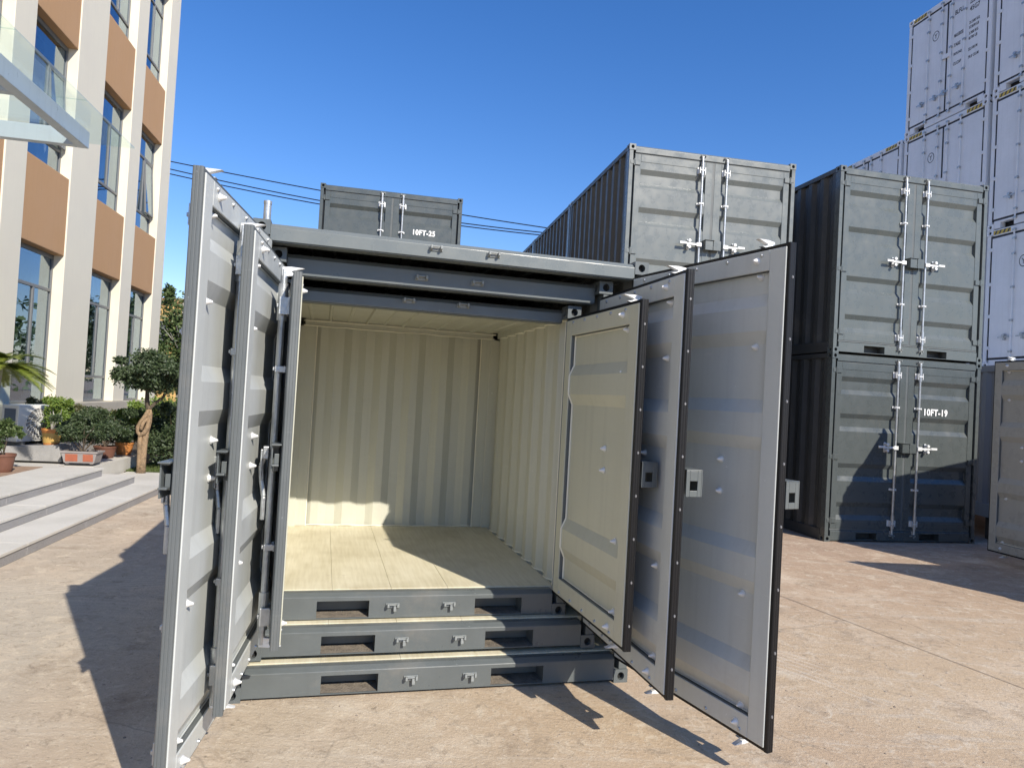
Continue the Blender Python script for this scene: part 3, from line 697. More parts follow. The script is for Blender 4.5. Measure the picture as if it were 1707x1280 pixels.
# ------------------------------------------------------------------ pale container standing side on at the right
def pale_box():
    root = empty('storage_container', (7.22, 10.2, .0), 0, 'pale grey container seen side on behind the open door at the right', 'shipping container')
    W, L, H = 2.3, 5.0, 2.62; b = .33
    for (x, y) in ((.0, 0), (W-.1, 0), (0, L-.15), (W-.1, L-.15)):
        mb = MB(); mb.box(x, y, b, x+.1, y+.15, b+.1); mb.box(x, y, H-.1, x+.1, y+.15, H); mb.build('corner_casting', M['whitebox'], root, bevel=.006)
        mb = MB(); mb.box(x+.004, y+.004, b+.1, x+.09, y+.14, H-.1); mb.build('corner_post', M['whitebox'], root, bevel=.004)
    for x in (0, W):
        s = 1 if x == 0 else -1
        mb = MB(); mb.box(x+.004*s, .15, H-.1, x+.06*s, L-.15, H-.004); mb.build('side_rail', M['whitebox'], root, bevel=.004)
        mb = MB(); mb.box(x+.002*s, .15, b, x+.06*s, L-.15, b+.20); mb.build('side_rail', M['whitebox'], root, bevel=.004)
        prof = corr(.15, L-.15, .28, .036); mb = MB(); mb.sheet(prof, lambda a, dd, t: (x+(.012+dd)*s, a, (b+.2, H-.1)[t])); mb.sheet(prof, lambda a, dd, t: (x+(.016+dd)*s, a, (b+.2, H-.1)[t]))
        mb.build('side_wall', M['whitebox'], root, recalc=False)
    mb = MB(); mb.box(.1, .01, b, W-.1, .06, H-.01); mb.build('end_wall', M['whitebox'], root, bevel=.004)
    mb = MB(); mb.box(.1, L-.06, b, W-.1, L-.01, H-.01); mb.build('end_wall', M['whitebox'], root, bevel=.004)
    mb = MB(); mb.box(.06, .06, H-.03, W-.06, L-.06, H-.015); mb.build('roof', M['stencil'], root)
    mb = MB(); mb.box(.06, .06, b+.02, W-.06, L-.06, b+.06); mb.build('floor', M['bark'], root)
    for x in (.05, W-.25):
        for y in (.1, L-.4):
            mb = MB(); mb.box(x, y, 0, x+.2, y+.3, b-.001); mb.build('support_block', M['bark_dark'], root, bevel=.01)
pale_box()

# ------------------------------------------------------------------ white high cube containers
WA = R(-79.4)
eW = Vector((math.cos(WA), math.sin(WA), 0)); nW = Vector((-math.sin(WA), math.cos(WA), 0))
W0 = Vector((9.36, 17.12, 0))
def make_reefer(label, group, u, z, text=False):
    W, L, H = 2.43, 12.19, 2.892
    p = W0+eW*u
    root = empty('shipping_container', (p.x, p.y, z), WA, label, 'shipping container', group)
    wm = M['reefer']
    def f():
        o = casting_mesh(.15, .17, .118).build('corner_casting', [wm, M['dark']], None); me = o.data; bpy.data.objects.remove(o); return me
    cme = shared('rcast', f)
    for x in (0, W-.15):
        for zz in (0, H-.118): link('corner_casting', cme, root, (x, 0, zz)); link('corner_casting', cme, root, (x+.15, L, zz), math.pi)
    for x in (.004, W-.094):
        mb = MB(); mb.box(x, .01, .118, x+.09, .15, H-.118); mb.build('corner_post', wm, root, bevel=.006)
    mb = MB(); mb.box(.15, .01, H-.14, W-.15, .14, H-.01); mb.build('header', wm, root, bevel=.006)
    mb = MB()
    for a, b2 in ((.15, .30), (.62, W-.62), (W-.30, W-.15)): mb.box(a, .01, .01, b2, .14, .17)
    for a, b2 in ((.30, .62), (W-.62, W-.30)): mb.box(a, .01, .13, b2, .14, .17)
    mb.build('sill', wm, root, bevel=.005)
    mb = MB(); mb.box(.29, .141, .012, .63, .15, .16); mb.box(W-.63, .141, .012, W-.29, .15, .16); mb.build('fork_pocket_shade', M['dark'], root)  # thin black plates in place of the pockets' shaded depth
    for x in (0, W):
        s = 1 if x == 0 else -1
        prof = corr(.17, L-.17, .28, .036); mb = MB(); mb.sheet(prof, lambda a, dd, t: (x+(.012+dd)*s, a, (.16, H-.09)[t]))
        mb.sheet(prof, lambda a, dd, t: (x+(.016+dd)*s, a, (.16, H-.09)[t]))
        mb.build('side_wall', wm, root, recalc=False)
        mb = MB(); mb.box(x+.005*s, .17, H-.09, x+.07*s, L-.17, H-.006); mb.box(x+.005*s, .17, .01, x+.07*s, L-.17, .16); mb.build('side_rail', wm, root, bevel=.004)
    mb = MB(); mb.box(.07, .14, H-.05, W-.07, L-.05, H-.02); mb.build('roof', wm, root)
    mb = MB(); mb.box(.15, L-.08, .02, W-.15, L-.02, H-.02); mb.build('rear_wall', wm, root)
    mb = MB(); mb.box(.095, .0175, .172, W-.095, .06, H-.142); mb.build('door_gasket', M['reefer_gap'], root)
    # two doors
    dw = (W-.19-.10)/2
    for k in (0, 1):
        xa = .095+.035 if k == 0 else W/2+.022; xb = xa+dw-.007
        mb = MB(); mb.box(xa, .015, .215, xb, .0585, H-.185); d = mb.build('door', wm, root, bevel=.006)
        if k == 1:
            pass
        for xr in ((xa+dw*.50, xa+dw*.88) if k == 0 else (xa+dw*.11, xa+dw*.46)):
            mb = MB(); mb.cyl((xr, -.015, .10), (xr, -.015, H-.08), .016, n=10); rd = mb.build('locking_rod', wm, d)
            def fg():
                q = MB(); q.box(-.03, -.035, -.02, .03, .0145, .02); o = q.build('rod_guide', M['galv']); me = o.data; bpy.data.objects.remove(o); return me
            for zz in (.14, .32, .95, 1.62, 2.30, H-.28, H-.10): link('rod_guide', shared('rguide', fg), rd, (xr, 0, zz))
            mb = MB(); hz = .62
            mb.box(xr-.27, -.042, hz-.012, xr-.01, -.034, hz+.012); mb.box(xr-.16, -.033, hz-.06, xr-.12, .0145, hz+.06); mb.cyl((xr-.14, -.055, hz+.03), (xr-.14, -.034, hz+.03), .03, n=8)
            mb.build('handle', M['galv'], rd)
        for zz in (.42, 1.08, 1.75, H-.42):
            x = xa-.09 if k == 0 else xb-.02
            mb = MB(); mb.box(x, .0, zz-.035, x+.11, .0145, zz+.035); mb.build('hinge', wm, d, bevel=.004)
    mb = MB(); mb.box(W/2-.10, -.02, 1.42, W/2+.12, .0, 1.52); mb.box(W/2-.10, -.02, 1.42, W/2-.02, .0145, 1.44); mb.build('lock_box', wm, root, bevel=.004)
    # hazard stripes on the header ends
    for xa in (.16, W-.56):
        mb = MB(); mb.box(xa, .006, H-.115, xa+.40, .0095, H-.035)
        mb.mi = 1
        for k in range(4): mb.prism([(xa+.02+k*.1, H-.112), (xa+.055+k*.1, H-.112), (xa+.095+k*.1, H-.038), (xa+.06+k*.1, H-.038)], 'y', .0035, .0058)
        mb.build('hazard_stripe', [M['yellow'], M['ink']], root)
    # round owner's mark
    cx, cz = .87, 2.12
    mb = MB(); n = 28
    for k in range(n):
        a, b2 = 2*math.pi*k/n, 2*math.pi*(k+1)/n
        mb.face([(cx+.10*math.cos(a), .0135, cz+.12*math.sin(a)), (cx+.10*math.cos(b2), .0135, cz+.12*math.sin(b2)), (cx+.084*math.cos(b2), .0135, cz+.103*math.sin(b2)), (cx+.084*math.cos(a), .0135, cz+.103*math.sin(a))])
    for a, b2 in (((-.035, .055), (0, .005)), ((.035, .055), (0, .005)), ((0, .005), (0, -.06))):
        mb.cyl((cx+a[0], .0125, cz+a[1]), (cx+b2[0], .0125, cz+b2[1]), .006, n=5)
    mb.build('owner_mark', M['ink'], root)
    if text:
        y = .0125
        for s, sz, x, zz, sx in (('BLFU', .15, 1.42, 2.32, .68), ('220951 2', .15, 1.83, 2.36, .62), ('45G7', .15, 1.83, 2.19, .8), ('MAX.GROSS', .11, 1.42, 1.80, .42), ('TARE', .11, 1.42, 1.58, .7), ('PAYLOAD', .085, 1.42, 1.38, .6), ('CU.CAP', .10, 1.42, 1.15, .62),
                                 ('26.500 KG', .085, 1.83, 1.90, .75), ('57.870 LB', .085, 1.83, 1.79, .75), ('3.900 KG', .085, 1.83, 1.66, .75), ('8.730 LB', .085, 1.83, 1.55, .75), ('22.100 M', .085, 1.83, 1.30, .75), ('79.5 CU.M', .085, 1.83, 1.12, .75)):
            text_mesh('lettering', s, sz, root, (x, y, zz), M['ink'], sx=sx, bold=.002)
    return root
RG = 'white high cube containers stacked behind the yard'
first = make_reefer('white container with black lettering and weight table, highest of the stack at the upper right', RG, 0, 3*2.896, True)
names = {
 (0, 2): 'white container directly below the lettered white one', (0, 1): 'white container third from the top under the lettered white one', (0, 0): 'white container on the ground under the lettered white one',
 (1, 3): 'white container right of the lettered one at the same height', (1, 2): 'white container one below the lettered row in the rightmost column', (1, 1): 'white container second from the ground in the rightmost column, above the pale grey box',
 (1, 0): 'white container on the ground in the rightmost column', (-1, 2): 'white container topping the farthest column, against the sky', (-1, 1): 'white container second from the ground in the farthest column', (-1, 0): 'white container on the ground in the farthest column'}
base = None
for (cx_, lv), l in names.items():
    u = {-1: -2.52, 0: 0, 1: 2.535}[cx_]
    if base is None: base = o = make_reefer(l, RG, u, lv*2.896)
    else:
        o = copy_tree(base); p = W0+eW*u; o.location = (p.x, p.y, lv*2.896); o['label'] = l

# ------------------------------------------------------------------ office building (frame: s along facade away from the camera, off towards the yard)
eF = Vector((-.18610, .98253, 0)); nF = Vector((.98253, .18610, 0)); F0 = Vector((-8.92, 14.375, 0))
def fp(s, off, z=0):
    q = F0+eF*s+nF*off; return (q.x, q.y, z)
FA = math.atan2(eF.y, eF.x)        # local x = s, local y = -off  (left of eF is -nF)
bld = empty('office_building', fp(0, 0, 0), FA, 'cream office building with ochre panels and tall windows at the left', 'building')
def fbox(mb, s0, s1, o0, o1, z0, z1): mb.box(s0, -o0, z0, s1, -o1, z1)
ZB, ZT = 1.13, 17.5
heads = [3.96, 7.98, 12.0, 16.0]; sills = [ZB, 5.45, 9.43, 13.5]
pil = [(4.28, 5.06), (1.95, 2.65), (-1.0, .30), (-3.36, -2.67)]
wins = [(2.65, 4.28), (.30, 1.95), (-2.67, -1.0), (-5.0, -3.36)]
pil += [(-6.3, -5.0), (-8.7, -8.0), (-11.6, -10.3), (-14.0, -13.3), (-16.9, -15.6)]
wins += [(-8.0, -6.3), (-10.3, -8.7), (-13.3, -11.6), (-15.6, -14.0)]
for s0, s1 in pil:
    mb = MB(); fbox(mb, s0, s1, 0, -.6, ZB, ZT); mb.build('pilaster', M['cream'], bld, bevel=.012)
mb = MB(); fbox(mb, -16.9, 5.00, .06, -.6, -.02, ZB-.001); mb.build('plinth', M['plinth'], bld, bevel=.01)
mb = MB(); fbox(mb, -16.9, 5.09, .09, -.55, ZB-.06, ZB-.0015); mb.build('plinth_cap', M['cream'], bld, bevel=.01) if False else None
mb = MB(); fbox(mb, -16.9, 5.06, -.61, -12, -.02, ZT); mb.build('rear_block', M['cream'], bld)
mb = MB(); fbox(mb, -17.0, 5.2, .12, -12.1, ZT+.001, ZT+.5); mb.build('parapet', M['cream'], bld, bevel=.02)
rw = random.Random(11)
for i, (s0, s1) in enumerate(wins):
    for k in range(4):
        top = sills[k+1] if k < 3 else ZT
        if k < 4:
            mb = MB(); fbox(mb, s0+.001, s1-.001, -.02, -.45, heads[k], top); mb.build('wall_panel', M['orange'], bld, bevel=.012)
        z0, z1 = sills[k], heads[k]
        # window: frame with mullions, panes behind, curtains, dark sheet for the unlit room
        o0, o1 = -.19, -.245
        mb = MB(); t = .05
        fbox(mb, s0+.004, s0+t, o0, o1, z0+.003, z1-.003); fbox(mb, s1-t, s1-.004, o0, o1, z0+.003, z1-.003)
        fbox(mb, s0+t, s1-t, o0, o1, z0+.003, z0+t); fbox(mb, s0+t, s1-t, o0, o1, z1-t-.03, z1-.003)
        tz = z1-(.62 if k else .68); fbox(mb, s0+t, s1-t, o0+.002, o1, tz-.028, tz+.028)
        sm = s0+(s1-s0)*.58
        lz = z0+(.55 if k == 0 else .5)
        fbox(mb, s0+t, s1-t, o0+.002, o1, lz-.028, lz+.028)
        fbox(mb, sm-.028, sm+.028, o0+.003, o1, lz+.028, tz-.028)
        wn_ = mb.build('window', M['frame'], bld, bevel=.004)
        cells = [(s0+t, s1-t, z0+t, lz-.028), (s0+t, s1-t, tz+.028, z1-t-.03), (s0+t, sm-.028, lz+.028, tz-.028)]
        opened = (k == 1 and i in (0, 2)) 
        for (a, b2, c0, c1) in cells:
            mb = MB(); fbox(mb, a-.005, b2+.005, -.214, -.220, c0-.005, c1+.005); mb.build('pane', M['glass'], wn_)
        if not opened:
            mb = MB(); fbox(mb, sm+.023, s1-t+.005, -.214, -.220, lz+.023, tz-.023); mb.build('pane', M['glass'], wn_)
        else:
            # tilted sash pushed out at the bottom
            T = Matrix.Translation((0, .19, tz-.03)) @ Matrix.Rotation(R(-4), 4, 'X')
            a, b2, hh = sm+.03, s1-t, tz-lz-.06
            mb = MB(); mb.T = T
            mb.box(a, 0, -hh, a+.04, .035, 0); mb.box(b2-.04, 0, -hh, b2, .035, 0); mb.box(a+.04, 0, -.04, b2-.04, .035, 0); mb.box(a+.04, 0, -hh, b2-.04, .035, -hh+.04)
            mb.build('sash', M['frame'], wn_, bevel=.003)
            mb = MB(); mb.T = T; mb.box(a+.036, .014, -hh+.036, b2-.036, .020, -.036); mb.build('pane', M['glass'], wn_)
        # curtain, pleated sheet with thickness
        cwid = rw.choice((.22, .34, .26))*(s1-s0)
        segs = []
        n = 22; right = True
        a0 = s1-.06-cwid
        for yy in (.34, .352):
            segs.append([(a0+cwid*q/n, yy+.025*math.sin(q*1.9)) for q in range(n+1)])
        mb = MB()
        for sg in segs: mb.sheet(sg, lambda a, d, t_: (a, d, (z0+.06, z1-.06)[t_]))
        mb.build('curtain', M['curtain'], wn_, recalc=False)
        # near-black sheet close behind the glass stands in for unlit depth
        mb = MB(); fbox(mb, s0+.001, s1-.001, -.585, -.605, z0, z1); mb.build('room_shade_sheet', M['room'], wn_)
# glass entrance canopy
mb = MB(); C0, C1, ZC = -13.0, -6.9, 4.33
fbox(mb, C0, C1, 2.6, 2.48, ZC, ZC+.19)
cnp = mb.build('canopy', M['steel_blue'], bld, bevel=.006)
s = C1
while s > C0:
    mb = MB(); fbox(mb, s-.10, s, 2.479, .08, ZC+.002, ZC+.19); mb.build('beam', M['steel_blue'], cnp, bevel=.005); s -= 1.45
mb = MB(); fbox(mb, C0, C1, 1.28, 1.20, ZC+.03, ZC+.188); mb.build('beam', M['steel_blue'], cnp) if False else None
s = C1+.5
while s > C0:
    mb = MB(); fbox(mb, s-1.44, s, 2.92, .05, ZC+.215, ZC+.232); mb.build('glass_panel', M['canopy_glass'], cnp); s -= 1.45
mb = MB()
for s in (C1-.05, C1-1.5, C1-2.95, C1-4.4):
    for of in (2.53, 1.4, .4): mb.cyl((s, -of, ZC+.19), (s, -of, ZC+.215), .035, n=10)
mb.build('glass_fixing', M['galv'], cnp)
for s in (C1-.05, C1-2.95):
    mb = MB(); mb.cyl((s, -2.4, ZC+.2), (s, -.0, ZC+1.9), .02, n=10); mb.build('tie_rod', M['galv'], cnp)

# ------------------------------------------------------------------ entrance steps, platform, kerb
st = empty('steps', fp(0, 0, 0), FA, 'broad granite entrance steps at the left', None, None, 'structure')
rs = random.Random(5)
def slabs(name, s0, s1, o0, o1, z0, z1, ln, m_, nm='slab', bv=.004):
    s = s0
    while s < s1-.01:
        e_ = min(s1, s+ln*rs.uniform(.98, 1.02))
        mb = MB(); fbox(mb, s+.0012, e_-.0012, o1, o0, z0, z1); o = mb.build(name, m_, st, bevel=bv); o.location.z = rs.uniform(-.001, .001); s = e_
R1, R2, R3 = 2.98, 2.55, 2.19
# treads (light slabs, 3 cm nosing) and risers (speckled)
slabs('tread_slab', -14, -3.0, 2.0, R1+.006, .09, .12, 1.35, M['granite']); slabs('riser_slab', -14, -3.0, R1-.03, R1-.004, 0, .089, 1.35, M['granite_riser'])
slabs('tread_slab', -14, -4.34, 1.9, R2+.006, .21, .24, 1.35, M['granite']); slabs('riser_slab', -14, -4.36, R2-.03, R2-.004, .121, .209, 1.35, M['granite_riser'])
slabs('tread_slab', -14, -4.6, 1.55, R3+.006, .33, .36, 1.35, M['granite']); slabs('riser_slab', -14, -4.62, R3-.03, R3-.004, .241, .329, 1.35, M['granite_riser'])
mb = MB(); fbox(mb, -14, -4.365, 2.02, R2-.031, .121, .2095); fbox(mb, -14, -4.625, 1.57, R3-.031, .2405, .3295); mb.build('riser_end', M['granite_riser'], st)
mb = MB(); fbox(mb, -14, -4.3, .07, 1.549, .2, .355); mb.build('platform', M['granite'], st, bevel=.004)
mb = MB(); fbox(mb, -12, -4.75, .35, 1.45, .3555, .362); mb.build('door_mat', M['mat_brown'], st)
# paved strip behind the platform, kerb and lawn bed
mb = MB(); fbox(mb, -4.299, -2.0, .07, 1.95, .02, .33)
tag(mb.build('paving', M['granite']), None, kind='structure').matrix_world = Matrix.Translation(fp(0, 0, 0)) @ Matrix.Rotation(FA, 4, 'Z')
mb = MB(); fbox(mb, -2.999, 12, 2.84, R1+.004, 0, .13)
o = mb.build('kerb', M['granite']); tag(o, None, kind='structure'); o.matrix_world = Matrix.Translation(fp(0, 0, 0)) @ Matrix.Rotation(FA, 4, 'Z')
mb = MB(); fbox(mb, -2.999, 12, 1.951, 2.839, 0, .115); fbox(mb, -1.999, 12, .07, 1.95, 0, .1148)
o = mb.build('planting_bed', M['soil']); tag(o, None, kind='structure'); o.matrix_world = Matrix.Translation(fp(0, 0, 0)) @ Matrix.Rotation(FA, 4, 'Z')
# grass blades
rg = random.Random(2); mb = MB()
for _ in range(26000):
    s = rg.uniform(-2.99, .8); of = rg.uniform(1.96, 2.83); x, y, z = fp(s, of, .114); a = rg.uniform(0, 6.28); h_ = rg.uniform(.02, .05); w_ = .004
    dx, dy = math.cos(a)*w_, math.sin(a)*w_; lx, ly = rg.uniform(-.02, .02), rg.uniform(-.02, .02)
    mb.face([(x-dx, y-dy, z), (x+dx, y+dy, z), (x+lx, y+ly, z+h_)])
tag(mb.build('grass', M['grass'], recalc=False), 'short green lawn strip behind the kerb', 'grass', kind='stuff')

# concrete block carrying the air conditioner
def wedge():
    mb = MB(); poly = [(.35, .361), (1.42, .361), (1.36, .62), (.35, .55)]
    mb.prism([(-a, b2) for a, b2 in poly], 'x', -4.08, -2.9)
    o = mb.build('concrete_block', M['concrete'], bevel=.012); o.matrix_world = Matrix.Translation(fp(0, 0, 0)) @ Matrix.Rotation(FA, 4, 'Z')
    tag(o, 'rough grey concrete block behind the platform, carrying the air conditioner', 'concrete block')
wedge()
def aircon():
    ca = fp(-4.0, .75, 0); aa = FA-R(24); root = empty('air_conditioner', (ca[0]-.32*math.sin(aa), ca[1]+.32*math.cos(aa), .56), aa, 'white outdoor air conditioner unit with round fan grille on the concrete block', 'air conditioner')
    w, d, h = .76, .32, .56; b = .07
    mb = MB(); t = .02
    mb.box(0, -d, b, w, 0, b+h)
    body = mb.build('casing', M['ac_white'], root, bevel=.012)
    # side grille
    mb = MB(); mb.box(-.006, -d+.05, b+.18, -.0005, -.06, b+h-.06); mb.build('side_grille', M['ac_dark'], root)
    cx, cz = .36, b+h/2; y = -d-.004
    mb = MB(); mb.cyl((cx, y+.003, cz), (cx, y-.001, cz), .235, n=36); mb.build('fan_recess', M['concrete'], root)
    mb = MB(); n = 40
    for rr in (.24, .16, .08): 
        pts = [(cx+rr*math.cos(2*math.pi*k/n), y-.012, cz+rr*math.sin(2*math.pi*k/n)) for k in range(n+1)]; mb.tube(pts, [.005]*len(pts), 5)
    for k in range(22):
        a = 2*math.pi*k/22; pts = [(cx+r_*math.cos(a+r_*2.2), y-.010, cz+r_*math.sin(a+r_*2.2)) for r_ in (.04, .10, .16, .22, .24)]
        mb.tube(pts, [.0062]*5, 5)
    mb.cyl((cx, y-.004, cz), (cx, y-.016, cz), .05, n=20)
    mb.build('fan_grille', M['ac_white'], root)
    mb = MB(); mb.box(.66, y-.004, b+.06, .77, y+.003, b+h-.05); mb.build('badge_panel', M['ac_white'], root)
    mb = MB(); mb.box(.69, y-.006, b+h-.12, .74, y-.0045, b+h-.09); mb.box(.69, y-.006, b+h-.16, .74, y-.0045, b+h-.14); mb.build('badge', M['ac_dark'], root)
    for xx in (.08, .66):
        mb = MB(); mb.box(xx, -d, .0, xx+.06, 0, b-.001); mb.build('foot', M['frame'], root)
aircon()

# ------------------------------------------------------------------ plants
def leaves(mb, c, rad, n, size, rnd, lumps=7, shell=.55, flat=1.0, sub=None):
    """leaf-sized faces in lumps spread through an ellipsoid"""
    L_ = []
    for k in range(lumps):
        while True:
            q = Vector((rnd.uniform(-1, 1), rnd.uniform(-1, 1), rnd.uniform(-1, 1)))
            if .25 < q.length < .8: break
        L_.append((q, rnd.choice((.22, .34, .45, .55))*rnd.uniform(.85, 1.1)))
    for k in range(max(4, lumps//2)):
        q = Vector((rnd.uniform(-1, 1), rnd.uniform(-1, 1), rnd.uniform(-.2, 1))).normalized()*rnd.uniform(.9, 1.12); L_.append((q, rnd.uniform(.10, .2)))
    for k in range(n):
        q, r = rnd.choice(L_)
        d = Vector((rnd.gauss(0, 1), rnd.gauss(0, 1), rnd.gauss(0, 1))).normalized()*r*(rnd.random()**.45)
        w = q+d
        if w.length > 1.25: w = w*(1.0/w.length)*rnd.uniform(.95, 1.25)
        x, y, z = c[0]+w.x*rad[0], c[1]+w.y*rad[1], c[2]+w.z*rad[2]
        a = Vector((rnd.gauss(0, 1), rnd.gauss(0, 1), rnd.gauss(0, .7)*flat)).normalized(); b2 = a.orthogonal().normalized(); b2 = (b2+a.cross(b2)*rnd.uniform(-1, 1)).normalized()
        l = size*rnd.uniform(.7, 1.3); ww = l*.42
        mb.face([(x, y, z), (x+a.x*l*.5+b2.x*ww*.5, y+a.y*l*.5+b2.y*ww*.5, z+a.z*l*.5+b2.z*ww*.5), (x+a.x*l, y+a.y*l, z+a.z*l-.1*l), (x+a.x*l*.5-b2.x*ww*.5, y+a.y*l*.5-b2.y*ww*.5, z+a.z*l*.5-b2.z*ww*.5)])
def stems(mb, base, c, rad, rnd, n, r0):
    for k in range(n):
        t = Vector((c[0]+rnd.uniform(-.7, .7)*rad[0], c[1]+rnd.uniform(-.7, .7)*rad[1], c[2]+rnd.uniform(-.3, .7)*rad[2])); b0 = Vector(base)
        m_ = b0.lerp(t, .5)+Vector((rnd.uniform(-.05, .05), rnd.uniform(-.05, .05), .03))
        mb.tube([b0, m_, t], [r0, r0*.7, r0*.3], 6)
def pot_round(root, r, h, m_, band=None, z=0):
    mb = MB(); n = 28; prof = [(r*.72, 0), (r*.80, h*.15), (r*.95, h*.75), (r, h*.86), (r*1.06, h*.88), (r*1.06, h), (r*.94, h), (r*.9, h*.86)]
    for (a, za), (b2, zb) in zip(prof, prof[1:]):
        mb.mi = 1 if (band and za >= h*.14 and zb <= h*.80) else 0
        for k in range(n):
            t0, t1 = 2*math.pi*k/n, 2*math.pi*(k+1)/n
            mb.face([(a*math.cos(t0), a*math.sin(t0), za+z), (a*math.cos(t1), a*math.sin(t1), za+z), (b2*math.cos(t1), b2*math.sin(t1), zb+z), (b2*math.cos(t0), b2*math.sin(t0), zb+z)])
    mb.mi = 0; mb.face([(r*.72*math.cos(2*math.pi*k/n), r*.72*math.sin(2*math.pi*k/n), z+.001) for k in range(n)])
    mb.build('pot', [m_, band or m_], root, recalc=False)
    mb = MB(); mb.cyl((0, 0, z+h*.80), (0, 0, z+h*.90), r*.91, n=20); mb.build('soil', M['soil'], root)
def pot_tray(root, w, d, h, m1, m2):
    mb = MB(); q = .86
    lo = [(-w*q, -d*q), (w*q, -d*q), (w*q, d*q), (-w*q, d*q)]; hi = [(-w, -d), (w, -d), (w, d), (-w, d)]
    for k in range(4):
        j = (k+1) % 4; mb.face([(*lo[k], .015), (*lo[j], .015), (*hi[j], h*.9), (*hi[k], h*.9)])
    mb.face([(*p_, .015) for p_ in lo]); 
    mb.box(-w*1.06, -d*1.08, h*.88, w*1.06, -d*.96, h); mb.box(-w*1.06, d*.96, h*.88, w*1.06, d*1.08, h); mb.box(-w*1.06, -d*.959, h*.88, -w*.96, d*.959, h); mb.box(w*.96, -d*.959, h*.88, w*1.06, d*.959, h)
    for sx_ in (-1, 1):
        for sy_ in (-1, 1): mb.box(sx_*w*.6, sy_*d*.5, 0, sx_*w*.8, sy_*d*.8, .016)
    # raised panels on the long side
    mb.mi = 1
    for a, b2 in ((-.78, -.08), (.22, .80)):
        f = lambda t: -d*(q+(1-q)*t)-.004
        mb.face([(a*w, f(.15), h*.2), (b2*w, f(.15), h*.2), (b2*w, f(.8), h*.78), (a*w, f(.8), h*.78)])
    mb.build('pot', [m1, m2], root, recalc=False)
    mb = MB(); mb.box(-w*.95, -d*.95, h*.78, w*.95, d*.95, h*.92); mb.build('soil', M['soil'], root)

def plant(name, label, loc, crown, rad, n, size, lm, seed, cat='plant', pot=None, bark='bark', r0=.012, nst=5, group=None, lumps=8, rz=0):
    rnd = random.Random(seed); root = empty(name, loc, rz, label, cat, group)
    base_z = 0
    if pot:
        kind, *a = pot
        if kind == 'round': pot_round(root, *a); base_z = a[1]*.85
        else: pot_tray(root, *a); base_z = a[2]*.85
    mb = MB(); leaves(mb, crown, rad, n, size, rnd, lumps); mb.build('foliage', M[lm], root, recalc=False)
    mb = MB(); stems(mb, (0, 0, base_z), crown, rad, rnd, nst, r0); mb.build('stem', M[bark], root)
    return root
G1 = 'potted plants beside the entrance steps'
plant('potted_plant', 'bonsai with dark foliage in a wide grey tray pot with red panels', fp(-4.12, 1.72, .362), (.02, 0, .54), (.44, .36, .28), 9000, .045, 'leaf_dark', 21, 'potted plant', ('tray', .24, .15, .19, M['pot_grey'], M['terracotta']), 'bark_dark', .009, 6, G1, rz=R(12))
plant('potted_plant', 'bright green bush in a yellow banded pot beside the air conditioner', fp(-3.92, 1.19, .600), (.03, 0, .55), (.25, .25, .30), 4600, .045, 'leaf_bright', 22, 'potted plant', ('round', .135, .25, M['terra_orange'], M['terra_yellow']), 'bark_pale', .011, 4, G1)
plant('potted_plant', 'small leafy plant in a dull pot in front of the air conditioner', fp(-5.45, 1.26, .362), (-.03, 0, .50), (.20, .19, .22), 3600, .045, 'leaf_mid', 23, 'potted plant', ('round', .14, .24, M['brown_pot']), 'bark_dark', .006, 5, G1)
plant('potted_plant', 'broad dark bush in a brown pot left of the twisted tree', fp(-2.95, 1.62, .331), (-.05, .0, .58), (.56, .50, .36), 12500, .05, 'leaf_dark', 24, 'potted plant', ('round', .17, .2, M['brown_pot']), 'bark_dark', .008, 7, G1)
plant('potted_plant', 'light green shrub in an orange pot behind the twisted tree', fp(-2.3, 1.7, .331), (0, 0, .58), (.32, .32, .34), 4500, .055, 'leaf_bright', 25, 'potted plant', ('round', .15, .22, M['terra_orange']), 'bark_dark', .008, 5, G1)
plant('potted_plant', 'dull shrub in a red clay pot behind the concrete block', fp(-2.75, .62, .331), (0, 0, .62), (.40, .34, .34), 5000, .05, 'leaf_olive', 26, 'potted plant', ('round', .16, .3, M['terracotta']), 'bark_dark', .008, 5, G1)
plant('shrub', 'dark shrub filling the gap between the tray pot and the brown pot', fp(-3.3, .75, .331), (0, 0, .40), (.66, .5, .40), 12000, .05, 'leaf_dark', 27, 'shrub', None, 'bark', .014, 7)
plant('shrub', 'large dark hedge bush right of the twisted tree', fp(-1.9, 2.35, .115), (0.05, -.15, .56), (.70, .60, .60), 15000, .06, 'leaf_dark', 28, 'hedge', None, 'bark', .014, 8, lumps=12)
plant('shrub', 'yellow green bush above the dark hedge beside the building', fp(-.7, 1.9, .115), (0, 0, .70), (.7, .6, .52), 10000, .065, 'leaf_bright', 29, 'hedge', None, 'bark', .014, 8, lumps=12)
plant('shrub', 'olive bush standing against the plinth below the windows', fp(-1.6, .75, .33), (0, 0, .42), (.85, .4, .38), 10000, .055, 'leaf_olive', 30, 'hedge', None, 'bark', .014, 8, lumps=12)
# small printed marks on the yellow pot
mk = MB()
for k in range(3):
    a = FA-math.pi/2-.25+k*.28+.35; x, y = .131*math.cos(a), .131*math.sin(a)
